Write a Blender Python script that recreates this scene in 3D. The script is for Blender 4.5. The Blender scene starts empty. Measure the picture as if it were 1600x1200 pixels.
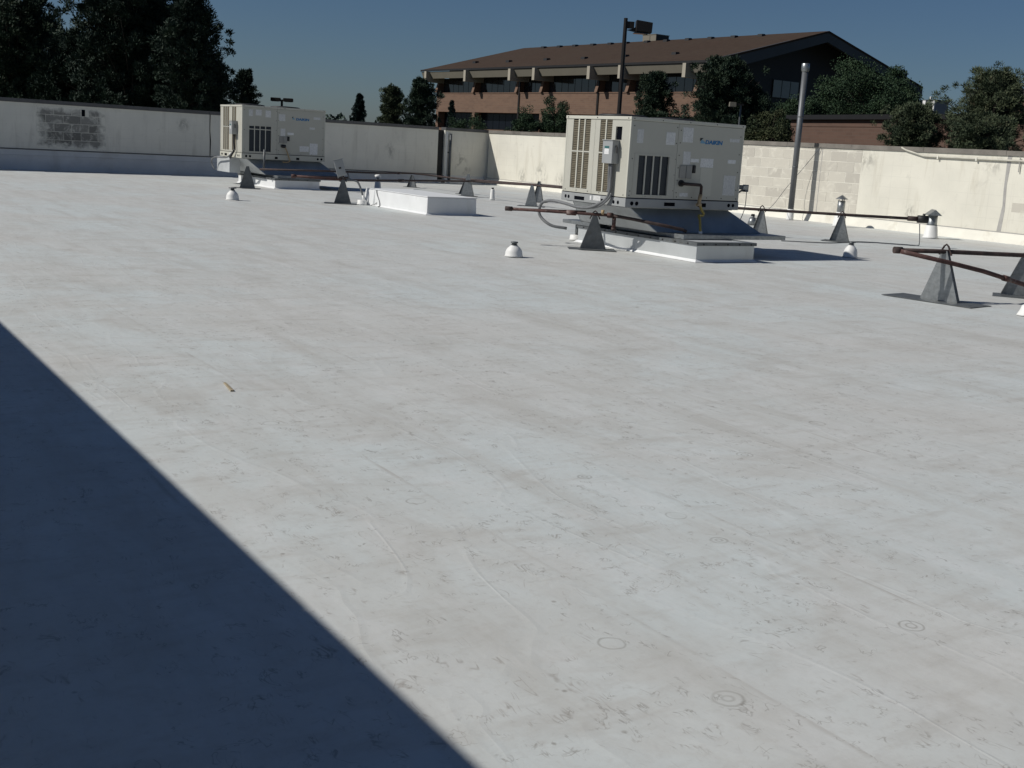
import bpy, math, random
import numpy as np
from mathutils import Vector, Matrix
R = math.radians
random.seed(7)
sc = bpy.context.scene
COL = sc.collection

# ------------------------------------------------------------------ camera, sky, sun, exposure
CAM_H = 1.65
fpx, pitch, roll, yaw = 1815.8, 0.20203, 0.05853, 0.57200
fw = Vector((math.sin(yaw)*math.cos(pitch), math.cos(yaw)*math.cos(pitch), -math.sin(pitch)))
rt = Vector((math.cos(yaw), -math.sin(yaw), 0)); up = rt.cross(fw)
r2 = rt*math.cos(roll)+up*math.sin(roll); u2 = -rt*math.sin(roll)+up*math.cos(roll)
cd = bpy.data.cameras.new('camera'); cam = bpy.data.objects.new('camera', cd); COL.objects.link(cam)
cam.matrix_world = Matrix(((r2.x, u2.x, -fw.x, 0), (r2.y, u2.y, -fw.y, 0), (r2.z, u2.z, -fw.z, CAM_H), (0, 0, 0, 1)))
cd.sensor_fit = 'HORIZONTAL'; cd.sensor_width = 36; cd.lens = 36*fpx/1600
cd.clip_start = 0.05; cd.clip_end = 9000
sc.camera = cam

SUN = Vector((-1.08, 0.45, 1.0)).normalized()
world = bpy.data.worlds.new('World'); sc.world = world; world.use_nodes = True
wn = world.node_tree.nodes; wl = world.node_tree.links
sky = wn.new('ShaderNodeTexSky'); sky.sky_type = 'NISHITA'; sky.sun_disc = False
sky.sun_elevation = math.asin(SUN.z); sky.sun_rotation = math.atan2(SUN.x, SUN.y)
sky.altitude = 0; sky.air_density = 0.9; sky.dust_density = 0.5; sky.ozone_density = 8.0
wl.new(sky.outputs[0], wn['Background'].inputs[0]); wn['Background'].inputs[1].default_value = 0.05
ld = bpy.data.lights.new('sun', 'SUN'); lo = bpy.data.objects.new('sun', ld); COL.objects.link(lo)
ld.energy = 5.0; ld.angle = R(0.53); ld.color = (1.0, 0.965, 0.90)
lo.rotation_euler = SUN.to_track_quat('Z', 'Y').to_euler(); lo.location = (-30, 12, 40)
vs = sc.view_settings
vs.view_transform = 'Standard'; vs.look = 'None'; vs.exposure = -0.34; vs.gamma = 1.0; vs.use_curve_mapping = False

# ------------------------------------------------------------------ materials
def newmat(name):
    m = bpy.data.materials.new(name); m.use_nodes = True
    nt = m.node_tree; b = nt.nodes['Principled BSDF']
    return m, nt, b
def N(nt, t, **kw):
    n = nt.nodes.new(t)
    for k, v in kw.items():
        if k.startswith('i_'):
            key = k[2:]; key = int(key) if key.isdigit() else key
            n.inputs[key].default_value = v
        else: setattr(n, k, v)
    return n
def ramp(nt, fac, pts):
    r = nt.nodes.new('ShaderNodeValToRGB'); e = r.color_ramp.elements
    while len(e) < len(pts): e.new(0.5)
    for el, (p, c) in zip(e, pts):
        el.position = p; el.color = (c, c, c, 1) if isinstance(c, (int, float)) else (*c, 1)
    nt.links.new(fac, r.inputs[0]); return r.outputs[0]
def mix(nt, fac, a, b, mode='MIX'):
    m = nt.nodes.new('ShaderNodeMix'); m.data_type = 'RGBA'; m.blend_type = mode
    for sock, v in ((m.inputs[0], fac), (m.inputs[6], a), (m.inputs[7], b)):
        if isinstance(v, (int, float)): sock.default_value = v
        elif isinstance(v, tuple): sock.default_value = (*v, 1)
        else: nt.links.new(v, sock)
    return m.outputs[2]
def math_(nt, op, a, b=None):
    m = nt.nodes.new('ShaderNodeMath'); m.operation = op
    for i, v in enumerate((a, b)):
        if v is None: continue
        if isinstance(v, (int, float)): m.inputs[i].default_value = v
        else: nt.links.new(v, m.inputs[i])
    return m.outputs[0]
def coords(nt, scale=(1, 1, 1), rot=(0, 0, 0), kind='Object'):
    tc = nt.nodes.new('ShaderNodeTexCoord'); mp = nt.nodes.new('ShaderNodeMapping')
    mp.inputs['Scale'].default_value = scale; mp.inputs['Rotation'].default_value = rot
    nt.links.new(tc.outputs[kind], mp.inputs[0]); return mp.outputs[0]
def noise(nt, vec, scale, detail=4, rough=.55, dist=0.0):
    n = N(nt, 'ShaderNodeTexNoise', i_Scale=scale, i_Detail=detail, i_Roughness=rough, i_Distortion=dist)
    nt.links.new(vec, n.inputs['Vector']); return n.outputs['Fac']
def bump(nt, b, h, strength=.3, dist=.01):
    n = N(nt, 'ShaderNodeBump', i_Strength=strength, i_Distance=dist)
    nt.links.new(h, n.inputs['Height']); nt.links.new(n.outputs[0], b.inputs['Normal'])
def simple(name, col, rough=.6, metal=0.0, var=.12, scale=3.0, bmp=0.0, dirt=None, spec=None, stretch=(1, 1, 1)):
    m, nt, b = newmat(name)
    v = coords(nt, stretch)
    f = noise(nt, v, scale, 5, .6)
    lo_ = tuple(c*(1-var) for c in col); hi_ = tuple(min(1, c*(1+var)) for c in col)
    c = mix(nt, ramp(nt, f, [(.3, 0.0), (.7, 1.0)]), lo_, hi_)
    if dirt:
        f2 = noise(nt, v, scale*.6, 7, .7, .4)
        c = mix(nt, ramp(nt, f2, [(dirt[1], 0.0), (dirt[1]+.18, dirt[2])]), c, dirt[0])
    nt.links.new(c, b.inputs['Base Color'])
    b.inputs['Roughness'].default_value = rough; b.inputs['Metallic'].default_value = metal
    if spec is not None: b.inputs['Specular IOR Level'].default_value = spec
    if bmp: bump(nt, b, noise(nt, v, scale*9, 4, .6), bmp, .01)
    return m

M = {}
M['black'] = simple('black_rubber', (.012, .012, .013), .6)
M['dark_void'] = simple('dark_void', (.004, .005, .008), .9, spec=.05)
M['dark_bronze'] = simple('dark_bronze_metal', (.022, .018, .016), .45, .3, spec=.4)
M['beige_paint'] = simple('beige_powder_coat', (.46, .45, .39), .42, 0, .04, 2.0, .02, dirt=((.42, .38, .30), .58, .25))
M['beige_trim'] = simple('beige_trim', (.52, .51, .44), .42, 0, .03, 3.0)
M['louver'] = simple('tan_coil_guard', (.15, .13, .09), .6, .1, .2, 14)
M['coil'] = simple('coil_fins', (.022, .028, .036), .45, .4, .35, 30, stretch=(1, 1, 6))
M['grey_box'] = simple('grey_enamel', (.30, .31, .31), .45, 0, .05)
M['panel_grey'] = simple('warm_grey_panel', (.27, .265, .245), .5, 0, .04)
M['galv'] = simple('galvanized_steel', (.27, .285, .29), .42, .75, .22, 16, .05, dirt=((.30, .29, .27), .55, .5))
M['galv_dull'] = simple('weathered_galvanized', (.12, .13, .135), .55, .45, .25, 10, .05, dirt=((.11, .10, .085), .5, .6))
M['duct'] = simple('galvanized_duct', (.34, .37, .385), .38, .55, .2, 1.6, .02)
M['duct_paint'] = simple('dusty_galvanized_side', (.50, .52, .53), .5, .25, .12, 3)
M['white_pvc'] = simple('white_coating', (.72, .72, .70), .55, 0, .06, 5, .05, dirt=((.5, .47, .41), .6, .35))
M['curb_metal'] = simple('dusty_white_metal_curb', (.56, .58, .58), .5, .55, .06, 2.5, .04, dirt=((.42, .41, .38), .60, .35))
M['window_dark'] = simple('shaded_glass', (.006, .008, .012), .25, 0, .1, .5, spec=.2)
M['flue'] = simple('dull_grey_flue', (.125, .132, .14), .5, .3, .12, 3)
M['conduit_cream'] = simple('painted_conduit', (.50, .48, .41), .6, 0, .1, 4)
M['curb'] = simple('white_curb_membrane', (.70, .71, .71), .55, 0, .05, 2.5, .06, dirt=((.50, .48, .43), .60, .35))
M['conduit'] = simple('grey_flex_conduit', (.16, .165, .17), .5, .2, .15, 8)
M['rust_dark'] = simple('dark_rusty_pipe', (.045, .030, .027), .75, .1, .5, 9, .1, dirt=((.13, .055, .04), .55, .7))
M['rust_red'] = simple('red_rusty_pipe', (.075, .036, .031), .75, .1, .45, 9, .1, dirt=((.40, .35, .32), .57, .7))
M['yellow'] = simple('yellow_gas_hose', (.42, .31, .07), .5, 0, .15, 10)
M['tan'] = simple('tan_fitting', (.40, .29, .16), .5, 0, .15, 10)
M['sticker'] = None
M['blue'] = simple('logo_blue', (.012, .16, .38), .5, 0, .02)
M['lightblue'] = simple('logo_light_blue', (.16, .34, .48), .5, 0, .02)
M['shingle'] = None
M['concrete_light'] = simple('cast_concrete', (.34, .31, .25), .8, 0, .08, 1.2)
M['soffit'] = simple('beige_ribbed_siding', (.165, .15, .118), .7, 0, .05, 1.0)
M['fascia'] = simple('dark_fascia', (.050, .052, .056), .6, 0, .1, .6)
M['gable_wall'] = simple('dark_gable_siding', (.020, .019, .022), .7, 0, .15, .5)
M['window'] = simple('tinted_glass', (.030, .031, .033), .06, 0, .1, .5, spec=.7)
M['window_pale'] = simple('window_blind', (.20, .21, .20), .3, 0, .05, 1)
M['mullion'] = simple('dark_mullion', (.014, .013, .013), .5, .2)
M['bark'] = simple('bark', (.045, .035, .028), .9, 0, .3, 4, .3)
M['deck'] = simple('building_shell', (.30, .28, .25), .85, 0, .1, .8)
M['coping_dark'] = simple('grey_metal_coping', (.10, .10, .10), .6, .1, .2, 1.5, dirt=((.06, .055, .05), .5, .5))
M['coping_brown'] = simple('weathered_coping', (.17, .155, .135), .75, 0, .25, 1.8, dirt=((.09, .08, .07), .5, .6))
M['rust_joint'] = simple('corroded_joint', (.012, .012, .012), .8, 0, .3, 12, .2, dirt=((.20, .18, .15), .62, .7))
M['sealant'] = simple('grey_sealant', (.36, .35, .33), .8, 0, .15, 5)

def sticker_mat():
    m, nt, b = newmat('printed_label')
    v = coords(nt, (1, 1, 1))
    w = N(nt, 'ShaderNodeTexWave', bands_direction='Z', i_Scale=16.0, i_Distortion=0.0)
    nt.links.new(v, w.inputs['Vector'])
    n = noise(nt, coords(nt, (70, 70, 25)), 1.0, 2)
    f = math_(nt, 'MULTIPLY', ramp(nt, w.outputs['Fac'], [(.55, 0.0), (.7, 1.0)]), ramp(nt, n, [(.45, 0.0), (.55, .55)]))
    oi = nt.nodes.new('ShaderNodeObjectInfo')
    c0 = mix(nt, oi.outputs['Random'], (.60, .60, .58), (.80, .80, .79))
    nt.links.new(mix(nt, f, c0, (.22, .22, .24)), b.inputs['Base Color'])
    b.inputs['Roughness'].default_value = .45
    return m
M['sticker'] = sticker_mat()

def wall_paint(name, base, stain, spots=()):
    m, nt, b = newmat(name)
    v = coords(nt)
    c = mix(nt, ramp(nt, noise(nt, v, .9, 6, .62, .3), [(.35, 0.0), (.68, 1.0)]), tuple(x*.90 for x in base), base)
    vs_ = coords(nt, (1.6, 1.6, .22))       # rain streaks running down
    st = ramp(nt, noise(nt, vs_, 2.2, 6, .65, .5), [(.54, 0.0), (.72, .48)])
    c = mix(nt, st, c, stain)
    bl = ramp(nt, noise(nt, v, 2.6, 7, .7, .6), [(.60, 0.0), (.70, .5)])
    c = mix(nt, bl, c, tuple(x*.72 for x in base))
    sp = ramp(nt, noise(nt, v, 9, 5, .7), [(.66, 0.0), (.72, .5)])
    c = mix(nt, sp, c, tuple(x*.6 for x in base))
    # faint joints of the block coursing telegraphing through the paint
    tc = nt.nodes.new('ShaderNodeTexCoord'); sx = nt.nodes.new('ShaderNodeSeparateXYZ'); nt.links.new(tc.outputs['Object'], sx.inputs[0])
    zz = math_(nt, 'ABSOLUTE', math_(nt, 'SUBTRACT', math_(nt, 'FRACT', math_(nt, 'MULTIPLY', sx.outputs[2], 1/0.285)), .5))
    ln = ramp(nt, zz, [(.468, 0.0), (.49, 1.0)])
    xx = math_(nt, 'ABSOLUTE', math_(nt, 'SUBTRACT', math_(nt, 'FRACT', math_(nt, 'MULTIPLY', sx.outputs[0], 1/0.61)), .5))
    ln2 = ramp(nt, xx, [(.482, 0.0), (.492, 1.0)])
    pn = ramp(nt, noise(nt, v, .55, 3), [(.45, 0.0), (.62, .22)])
    c = mix(nt, math_(nt, 'MULTIPLY', math_(nt, 'MAXIMUM', ln, ln2), pn), c, tuple(x*.6 for x in base))
    for (cx_, cz_, rad_) in spots:
        d = nt.nodes.new('ShaderNodeVectorMath'); d.operation = 'DISTANCE'; nt.links.new(tc.outputs['Object'], d.inputs[0]); d.inputs[1].default_value = (cx_, 0, cz_)
        k = math_(nt, 'MULTIPLY', ramp(nt, math_(nt, 'DIVIDE', d.outputs['Value'], rad_), [(.2, 1.0), (1.0, 0.0)]), ramp(nt, noise(nt, coords(nt, (1, 1, .6)), 4.5, 6, .7, .6), [(.46, 0.0), (.62, .85)]))
        c = mix(nt, k, c, tuple(x*.38 for x in base))
    nt.links.new(c, b.inputs['Base Color']); b.inputs['Roughness'].default_value = .8
    bump(nt, b, noise(nt, v, 22, 5, .65), .25, .01)
    return m
M['wall_cream'] = wall_paint('cream_wall_paint', (.70, .675, .585), (.42, .38, .29), [(-38.3, .62, .55), (-39.6, .5, .4), (-36.9, .4, .5), (-22.3, 1.9, .5), (-18.3, 1.9, .35), (-20.6, .5, .3)])
M['wall_grey'] = wall_paint('dull_cream_wall_paint', (.74, .722, .645), (.46, .44, .38), [(6.0, 1.7, .3), (14.6, 1.2, .4), (17.9, .9, .5), (18.3, .5, .3), (9.0, 1.2, .35)])

def block_mat(name, worn_lo, worn_hi, paint, thr, patch=None):
    m, nt, b = newmat(name)
    v = coords(nt); oi = nt.nodes.new('ShaderNodeObjectInfo')
    off = nt.nodes.new('ShaderNodeVectorMath'); off.operation = 'ADD'
    cb = nt.nodes.new('ShaderNodeCombineXYZ')
    nt.links.new(math_(nt, 'MULTIPLY', oi.outputs['Random'], 37.0), cb.inputs[0])
    nt.links.new(v, off.inputs[0]); nt.links.new(cb.outputs[0], off.inputs[1])
    tone = mix(nt, oi.outputs['Random'], worn_lo, worn_hi)
    tone = mix(nt, .35, tone, mix(nt, noise(nt, off.outputs[0], 14, 5, .7), worn_lo, worn_hi))
    f = ramp(nt, noise(nt, off.outputs[0], 2.6, 7, .7, .8), [(thr, 0.0), (thr+.20, 1.0)])
    if patch:                       # the stripping fades out towards the edge of the patch
        cx_, hx_, cz_, hz_ = patch
        tc = nt.nodes.new('ShaderNodeTexCoord'); sx = nt.nodes.new('ShaderNodeSeparateXYZ'); nt.links.new(tc.outputs['Object'], sx.inputs[0])
        ax = math_(nt, 'MULTIPLY', math_(nt, 'ABSOLUTE', math_(nt, 'SUBTRACT', sx.outputs[0], cx_)), 1/hx_)
        az = math_(nt, 'MULTIPLY', math_(nt, 'ABSOLUTE', math_(nt, 'SUBTRACT', sx.outputs[2], cz_)), 1/hz_)
        ed = math_(nt, 'ADD', math_(nt, 'MAXIMUM', ax, az), math_(nt, 'MULTIPLY', math_(nt, 'SUBTRACT', noise(nt, v, 2.6, 5, .65), .5), 1.1))
        f = math_(nt, 'MAXIMUM', f, ramp(nt, ed, [(.70, 0.0), (.98, 1.0)]))
    nt.links.new(mix(nt, f, tone, paint), b.inputs['Base Color']); b.inputs['Roughness'].default_value = .9
    bump(nt, b, noise(nt, off.outputs[0], 30, 4, .7), .4, .01)
    return m
M['block_sun'] = block_mat('worn_painted_block', (.42, .395, .345), (.58, .55, .475), (.70, .67, .58), .53)
M['block_bare'] = block_mat('bare_block', (.12, .12, .11), (.30, .295, .27), (.70, .685, .612), .50, (2.2, 1.12, 1.38, .66))
M['mortar'] = simple('pale_mortar', (.74, .72, .64), .9, 0, .08, 6)
M['mortar_grey'] = simple('grey_mortar', (.66, .645, .575), .9, 0, .1, 6)

def brick_mat(name, c1, c2, mortar, sw=.6, sh=.2):
    m, nt, b = newmat(name)
    tc = nt.nodes.new('ShaderNodeTexCoord'); sx = nt.nodes.new('ShaderNodeSeparateXYZ'); nt.links.new(tc.outputs['Object'], sx.inputs[0])
    cb = nt.nodes.new('ShaderNodeCombineXYZ'); nt.links.new(math_(nt, 'ADD', sx.outputs[0], sx.outputs[1]), cb.inputs[0]); nt.links.new(sx.outputs[2], cb.inputs[1])
    br = N(nt, 'ShaderNodeTexBrick', i_Scale=1.0)
    br.inputs['Brick Width'].default_value = sw; br.inputs['Row Height'].default_value = sh; br.inputs['Mortar Size'].default_value = .018
    br.inputs['Color1'].default_value = (*c1, 1); br.inputs['Color2'].default_value = (*c2, 1); br.inputs['Mortar'].default_value = (*mortar, 1)
    nt.links.new(cb.outputs[0], br.inputs['Vector'])
    v = coords(nt, (.25, .25, 1.2))
    c = mix(nt, ramp(nt, noise(nt, v, 1.4, 6, .65), [(.35, 0.0), (.7, .55)]), br.outputs['Color'], tuple(x*1.25 for x in c2))
    nt.links.new(c, b.inputs['Base Color']); b.inputs['Roughness'].default_value = .85
    return m
M['brick'] = brick_mat('orange_brown_brick', (.112, .062, .041), (.145, .086, .056), (.135, .10, .075))
M['brick_red'] = brick_mat('red_brown_brick', (.078, .043, .030), (.098, .055, .039), (.09, .062, .047))

def shingle_mat():
    m, nt, b = newmat('brown_asphalt_shingle')
    v = coords(nt); v2 = coords(nt, (1, 1, 6))
    c = mix(nt, ramp(nt, noise(nt, v2, 1.3, 6, .7), [(.3, 0.0), (.7, 1.0)]), (.044, .031, .024), (.066, .046, .035))
    c = mix(nt, ramp(nt, noise(nt, v, .16, 4), [(.4, 0.0), (.7, .5)]), c, (.058, .044, .034))
    nt.links.new(c, b.inputs['Base Color']); b.inputs['Roughness'].default_value = .95; b.inputs['Specular IOR Level'].default_value = .08
    return m
M['shingle'] = shingle_mat()

def leaf_mat(name, dark, light, warm):
    dark, light, warm = [tuple(x*1.2 for x in q) for q in (dark, light, warm)]
    m, nt, b = newmat(name)
    v = coords(nt)
    c = mix(nt, ramp(nt, noise(nt, v, 1.1, 4, .6), [(.35, 0.0), (.65, 1.0)]), dark, light)
    c = mix(nt, ramp(nt, noise(nt, v, 2.7, 3, .6), [(.58, 0.0), (.7, .75)]), c, warm)
    nt.links.new(c, b.inputs['Base Color']); b.inputs['Roughness'].default_value = .65
    b.inputs['Specular IOR Level'].default_value = .15
    return m
M['pine_dark'] = leaf_mat('dark_pine_needles', (0.013, 0.024, 0.019), (0.026, 0.042, 0.028), (0.033, 0.041, 0.024))
M['pine_olive'] = leaf_mat('olive_pine_needles', (0.046, 0.064, 0.039), (0.078, 0.094, 0.052), (0.125, 0.118, 0.068))
M['pine_mid'] = leaf_mat('green_pine_needles', (0.019, 0.034, 0.024), (0.035, 0.053, 0.032), (0.054, 0.058, 0.034))
M['spruce'] = leaf_mat('spruce_needles', (0.015, 0.029, 0.026), (0.026, 0.044, 0.037), (0.033, 0.044, 0.033))
M['leaf'] = leaf_mat('broad_leaves', (0.018, 0.036, 0.021), (0.033, 0.057, 0.027), (0.042, 0.054, 0.026))
M['leaf_olive'] = leaf_mat('olive_leaves', (0.026, 0.038, 0.019), (0.054, 0.062, 0.029), (0.084, 0.072, 0.036))

# roof membrane: white coating with dirt film, cleaner ponding patches, scuffs, and rings over fastener plates
RINGS = [(2.42, 2.42, .050, .019), (2.34, 2.91, .047, 0), (4.60, 4.66, .046, .022), (3.45, 4.62, .034, .014), (3.43, 4.08, .030, .012),
         (3.48, 3.93, .048, 0), (3.43, 3.58, .036, .016), (3.45, 2.56, .044, .018), (2.45, 4.57, .044, 0), (5.65, 5.1, .05, 0), (2.36, 6.2, .045, 0), (4.55, 6.6, .05, 0)]
def membrane():
    m, nt, b = newmat('white_roof_membrane')
    tc = nt.nodes.new('ShaderNodeTexCoord'); P = tc.outputs['Object']
    v = coords(nt)
    white = (.540, .578, .575); warm = (.535, .538, .518)
    big = noise(nt, v, .33, 5, .6, .5)
    c = mix(nt, ramp(nt, big, [(.36, 0.0), (.62, 1.0)]), white, warm)
    edge = math_(nt, 'ABSOLUTE', math_(nt, 'SUBTRACT', big, .49))
    c = mix(nt, ramp(nt, edge, [(0.0, .22), (.03, 0.0)]), c, (.44, .42, .385))       # tide marks round dried puddles
    med = noise(nt, v, 1.5, 6, .66, .4)
    c = mix(nt, ramp(nt, med, [(.45, 0.0), (.72, .40)]), c, (.45, .435, .405))
    c = mix(nt, ramp(nt, noise(nt, coords(nt, (1, .16, 1), (0, 0, .5)), 2.4, 6, .66, .3), [(.48, 0.0), (.70, .58)]), c, (.42, .41, .38))
    c = mix(nt, ramp(nt, noise(nt, coords(nt, (.3, 1, 1), (0, 0, -.25)), 5.5, 5, .66, .3), [(.52, 0.0), (.72, .5)]), c, (.40, .385, .355))
    c = mix(nt, ramp(nt, noise(nt, coords(nt, (1, .45, 1)), 3.4, 6, .68), [(.5, 0.0), (.75, .35)]), c, (.66, .665, .665))
    fine = noise(nt, v, 22, 4, .7)
    c = mix(nt, ramp(nt, fine, [(.52, 0.0), (.78, .35)]), c, (.40, .38, .35))
    # scuffs: thin level lines of a noise, kept only in patches
    def scuff(scale, wid, patch, thr, col, amt, rot, str_):
        nonlocal c
        a = noise(nt, coords(nt, str_, (0, 0, rot)), scale, 3, .6, .9)
        l = ramp(nt, math_(nt, 'ABSOLUTE', math_(nt, 'SUBTRACT', a, .5)), [(0.0, 1.0), (wid, 0.0)])
        k = ramp(nt, noise(nt, v, patch, 4, .65, .3), [(thr, 0.0), (thr+.05, 1.0)])
        k2 = ramp(nt, noise(nt, v, 13.0, 2, .5), [(.50, 0.0), (.60, 1.0)])
        c = mix(nt, math_(nt, 'MULTIPLY', math_(nt, 'MULTIPLY', math_(nt, 'MULTIPLY', l, k), k2), amt), c, col)
    scuff(6.0, .011, 1.2, .47, (.23, .215, .19), .62, .6, (1, 1, 1))
    scuff(14.0, .022, 2.3, .50, (.19, .175, .155), .6, 1.9, (1, .5, 1))
    scuff(9.0, .012, 1.7, .50, (.34, .32, .295), .7, 2.6, (1, .3, 1))
    scuff(3.0, .006, .8, .48, (.28, .26, .235), .6, 1.1, (1, .35, 1))
    vo = N(nt, 'ShaderNodeTexVoronoi', i_Scale=9.0); nt.links.new(v, vo.inputs['Vector'])
    spk = math_(nt, 'MULTIPLY', ramp(nt, vo.outputs['Distance'], [(.05, 1.0), (.11, 0.0)]), ramp(nt, noise(nt, v, 1.7, 3), [(.58, 0.0), (.64, .6)]))
    c = mix(nt, spk, c, (.20, .18, .155))
    sxx = nt.nodes.new('ShaderNodeSeparateXYZ'); nt.links.new(P, sxx.inputs[0])
    wx = math_(nt, 'ADD', sxx.outputs[0], math_(nt, 'MULTIPLY', math_(nt, 'SUBTRACT', noise(nt, v, 2.2, 3), .5), .05))
    sacc = None
    for xs in (1.46, 2.55, 3.64, 5.38, 7.28, 9.28, 11.38):          # dirt caught along the laps
        g = math_(nt, 'SUBTRACT', 1.0, math_(nt, 'MINIMUM', 1.0, math_(nt, 'MULTIPLY', math_(nt, 'ABSOLUTE', math_(nt, 'SUBTRACT', wx, xs)), 45.0)))
        sacc = g if sacc is None else math_(nt, 'MAXIMUM', sacc, g)
    sk = ramp(nt, noise(nt, coords(nt, (.4, 1, 1)), 1.1, 4, .6), [(.48, 0.0), (.62, .55)])
    c = mix(nt, math_(nt, 'MULTIPLY', sacc, sk), c, (.34, .32, .29))
    acc = None
    wob = math_(nt, 'MULTIPLY', math_(nt, 'SUBTRACT', noise(nt, v, 12, 2), .5), .022)
    for i, (x, y, ro, ri) in enumerate(RINGS):
        d = nt.nodes.new('ShaderNodeVectorMath'); d.operation = 'DISTANCE'; nt.links.new(P, d.inputs[0]); d.inputs[1].default_value = (x, y, .006)
        dd = math_(nt, 'ADD', d.outputs['Value'], wob)
        for rr in (ro, ri):
            if not rr: continue
            g = math_(nt, 'SUBTRACT', 1.0, math_(nt, 'MINIMUM', 1.0, math_(nt, 'MULTIPLY', math_(nt, 'ABSOLUTE', math_(nt, 'SUBTRACT', dd, rr)), 150.0 if i % 3 else 115.0)))
            acc = g if acc is None else math_(nt, 'MAXIMUM', acc, g)
    rk = ramp(nt, noise(nt, v, 5.0, 3), [(.3, .35), (.6, .95)])
    c = mix(nt, math_(nt, 'MULTIPLY', math_(nt, 'MULTIPLY', acc, rk), .5), c, (.17, .155, .13))
    nt.links.new(c, b.inputs['Base Color'])
    b.inputs['Roughness'].default_value = .62; b.inputs['Specular IOR Level'].default_value = .3
    h = math_(nt, 'ADD', math_(nt, 'MULTIPLY', noise(nt, v, 1.2, 4), 1.6), math_(nt, 'MULTIPLY', noise(nt, v, 30, 4, .6), .12))
    rg = ramp(nt, math_(nt, 'ABSOLUTE', math_(nt, 'SUBTRACT', noise(nt, coords(nt, (1, .3, 1), (0, 0, .35)), 1.5, 3, .5, .5), .5)), [(0.0, 1.0), (.022, 0.0)])
    h = math_(nt, 'ADD', h, math_(nt, 'MULTIPLY', rg, .12))
    bump(nt, b, h, .32, .02)
    return m
M['membrane'] = membrane()
M['flash'] = simple('white_base_flashing', (.60, .61, .61), .6, 0, .07, 1.6, .08, dirt=((.42, .40, .36), .55, .5))
M['flash_cream'] = simple('cream_base_flashing', (.70, .68, .60), .7, 0, .08, 1.6, .1, dirt=((.38, .33, .24), .55, .6))
def ground_mat():
    m, nt, b = newmat('parking_and_lawn'); v = coords(nt)
    c = mix(nt, ramp(nt, noise(nt, v, .02, 4), [(.47, 0.0), (.5, 1.0)]), (.05, .05, .05), (.055, .065, .03))
    nt.links.new(c, b.inputs['Base Color']); b.inputs['Roughness'].default_value = .9
    return m
M['ground'] = ground_mat()

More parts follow.
